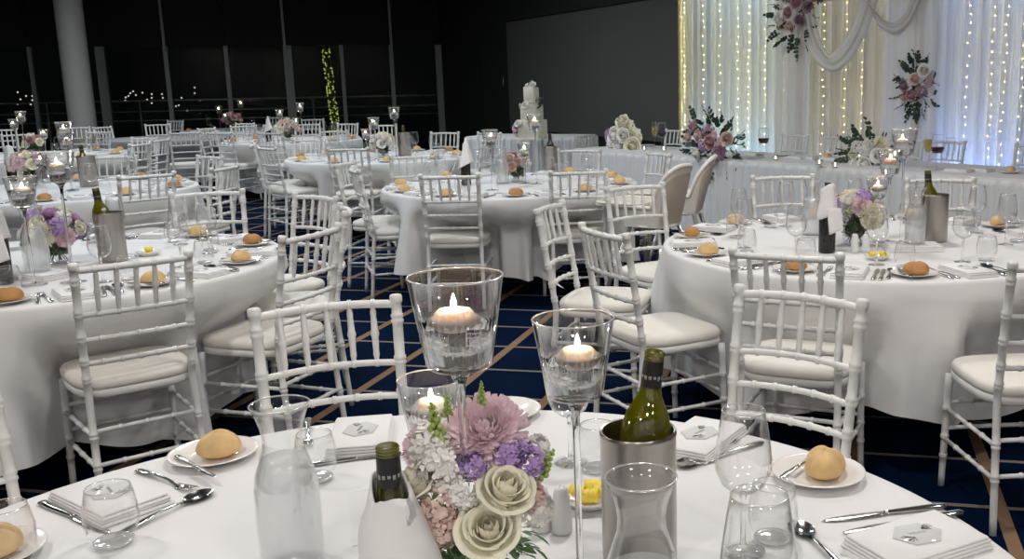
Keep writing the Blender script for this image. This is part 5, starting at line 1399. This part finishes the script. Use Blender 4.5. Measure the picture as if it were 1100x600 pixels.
# ---- high chairs
def high_chair():
    def plan(u):          # a squared U: left arm, back, right arm
        if u < .3: q = u / .3; return -.165 + .01 * q, lerp(.16, -.09, q), 0
        if u > .7: q = (1 - u) / .3; return .165 - .01 * q, lerp(.16, -.09, q), 0
        a = (u - .3) / .4 * PI; c_ = math.cos(a); s_ = math.sin(a); e = .55
        return -math.copysign(abs(c_) ** e, c_) * .155, -.09 - .075 * abs(s_) ** e, abs(s_)
    def shell(u, v, ins=0.0):
        x, y, k = plan(u); k2 = k ** .55
        top = .70 + .27 * k2
        z = lerp(.57, top, v); lean = .09 * k * max(0, (z - .6)) / .4
        return (x * (1 - ins / .16) * (1 - .10 * (1 - v)), (y + ins) * (1 - .15 * (1 - v)) - lean, z)
    b = MB().grid(lambda u, v: shell(u, v), 64, 12).grid(lambda u, v: shell(u, v, .014), 64, 12)
    seat = MB().lathe([(0, .560), (.120, .560), (.150, .570), (.150, .580), (0, .572)], 36)
    rim = MB(); pts = [Vector(shell(i / 64, 1, .007)) for i in range(65)]; rim.tube(pts, .016, 8)
    tray = MB().box((-.20, .02, .700), (.20, .36, .716), .05); lip = []
    for k in range(41):
        a = 2 * PI * k / 40; e = .35
        lip.append((math.copysign(abs(math.cos(a)) ** e, math.cos(a)) * .198, .19 + math.copysign(abs(math.sin(a)) ** e, math.sin(a)) * .168, .722))
    tray.tube(lip, .010, 7)
    parts = [('seat_shell', b.mesh('high_chair_shell', HIGHC), None), ('back_recess', MB().grid(lambda u, v: shell(lerp(.37, .63, u), lerp(.05, .86, v), -.004), 24, 10).mesh('high_chair_recess', HIGHB), None), ('shell_rim', rim.mesh('high_chair_rim', HIGHC), None), ('seat_pan', seat.mesh('high_chair_pan', HIGHC), None), ('tray', tray.mesh('high_chair_tray', HIGHC), None)]
    for sx_ in (-1, 1):
        for sy_ in (-1, 1):
            parts.append(('leg', MB().tube([(sx_ * .12, sy_ * .11, .57), (sx_ * .26, sy_ * .27, .03)], .015, 10).mesh('high_chair_leg', GREYLEG), None))
            parts.append(('foot', MB().tube([(sx_ * .257, sy_ * .266, .045), (sx_ * .265, sy_ * .276, 0)], .019, 10).mesh('high_chair_foot', BLACKP), len(parts) - 1))
    st_ = MB().box((-.015, .13, .40), (.015, .15, .53), .003)
    parts.append(('strap', st_.mesh('high_chair_strap', BLACKP), None))
    return Proto('high_chair', parts)
HC = high_chair()
q = EYE + ray(727, 181) * 6.0
for (px, py, z, rz, lab) in ((734, 181, .95, .95, 'cream high chair seen from behind, nearer of the pair by bridal table'), (766, 171, .95, 1.35, 'cream high chair seen side on, beside the big rose bouquet')):
    q = at(px, py, z); f = Vector((-math.sin(rz), math.cos(rz), 0))
    o = HC.put((q.x + f.x * .23, q.y + f.y * .23, 0), rz); tag(o, lab, 'high chair', 'high chairs')

# ---- light
def area(loc, e, size=.7, col=(1, .95, .88), rot=(0, 0, 0), sy=None, spread=None):
    l = bpy.data.lights.new('ceiling_and_fill_light', 'AREA'); l.energy = e; l.color = col; l.shape = 'DISK' if sy is None else 'RECTANGLE'; l.size = size
    if sy: l.size_y = sy
    if spread: l.spread = spread
    o = bpy.data.objects.new('ceiling_and_fill_light', l); COL.objects.link(o); o.location = loc; o.rotation_euler = rot; return o
WARM, COOL = (1, .95, .90), (.90, .96, 1.0)
for (x, y, e, c_) in [(-1.3, -.6, 24, WARM), (1.3, -.2, 24, WARM), (-2.6, 2.4, 42, WARM), (.1, 2.8, 44, WARM), (2.6, 2.8, 42, WARM), (-2.2, 5.9, 50, COOL), (1.2, 6.0, 52, WARM), (-4.8, 5.6, 48, COOL), (-4.6, 9.6, 60, COOL), (-1.2, 9.4, 54, COOL), (-7.6, 10, 60, COOL), (-3.2, 13.6, 60, COOL), (-6.8, 14.6, 66, COOL), (-9.6, 14.0, 48, COOL)]:
    area((x, y, H_C - .04), e, .45, c_)
for x in (-3.2, 0, 3.2): area((x, -3.2, H_C - .04), 74, .6, WARM)  # unseen fill lamps added behind the camera to brighten the cloth sides
# unseen light bars added at floor and top behind the curtain to brighten it
for px0, px1, e, c_ in ((736, 848, 21, (.42, .74, 1.0)), (856, 1000, 6, (1.0, .95, .88)), (1008, 1110, 22, (.30, .48, 1.0))):
    a, b = hs(px0, 100, CO + .3), hs(px1, 100, CO + .3); p = hw((a + b) / 2, CO + .34, .05)
    l = bpy.data.lights.new('curtain_fill_bar', 'AREA'); l.energy = e; l.color = c_; l.shape = 'RECTANGLE'; l.size = b - a; l.size_y = .12
    o = bpy.data.objects.new('curtain_fill_bar', l); COL.objects.link(o)
    z = -Vector((0, 0, 1)); y = HN.copy(); x = y.cross(z); M4 = Matrix.Identity(4)
    for i in range(3): M4[i][0] = x[i]; M4[i][1] = y[i]; M4[i][2] = z[i]; M4[i][3] = p[i]
    o.matrix_world = M4
    o = bpy.data.objects.new('curtain_fill_bar', l); COL.objects.link(o); p.z = 3.3; z = -z; x = y.cross(z)
    for i in range(3): M4[i][0] = x[i]; M4[i][1] = y[i]; M4[i][2] = z[i]; M4[i][3] = p[i]
    o.matrix_world = M4
# cool uplighters on the floor behind the curtain
for px, e in ((760, 9), (1030, 16), (1062, 10)):
    s = hs(px, 100, CO + .35); p = hw(s, CO + .38, .06)
    l = bpy.data.lights.new('uplighter', 'SPOT'); l.energy = e * 1.6; l.color = (.30, .48, 1.0); l.spot_size = 1.4; l.spot_blend = .8; l.shadow_soft_size = .05
    o = bpy.data.objects.new('uplighter', l); COL.objects.link(o); o.location = p; o.rotation_euler = (Vector((0, 0, 1)) - HN * .35).to_track_quat('-Z', 'Y').to_euler()
w = bpy.data.worlds.new('night'); scene.world = w; w.use_nodes = True
w.node_tree.nodes['Background'].inputs['Color'].default_value = (.0012, .0016, .0014, 1); w.node_tree.nodes['Background'].inputs['Strength'].default_value = 1.0

finish_labels()
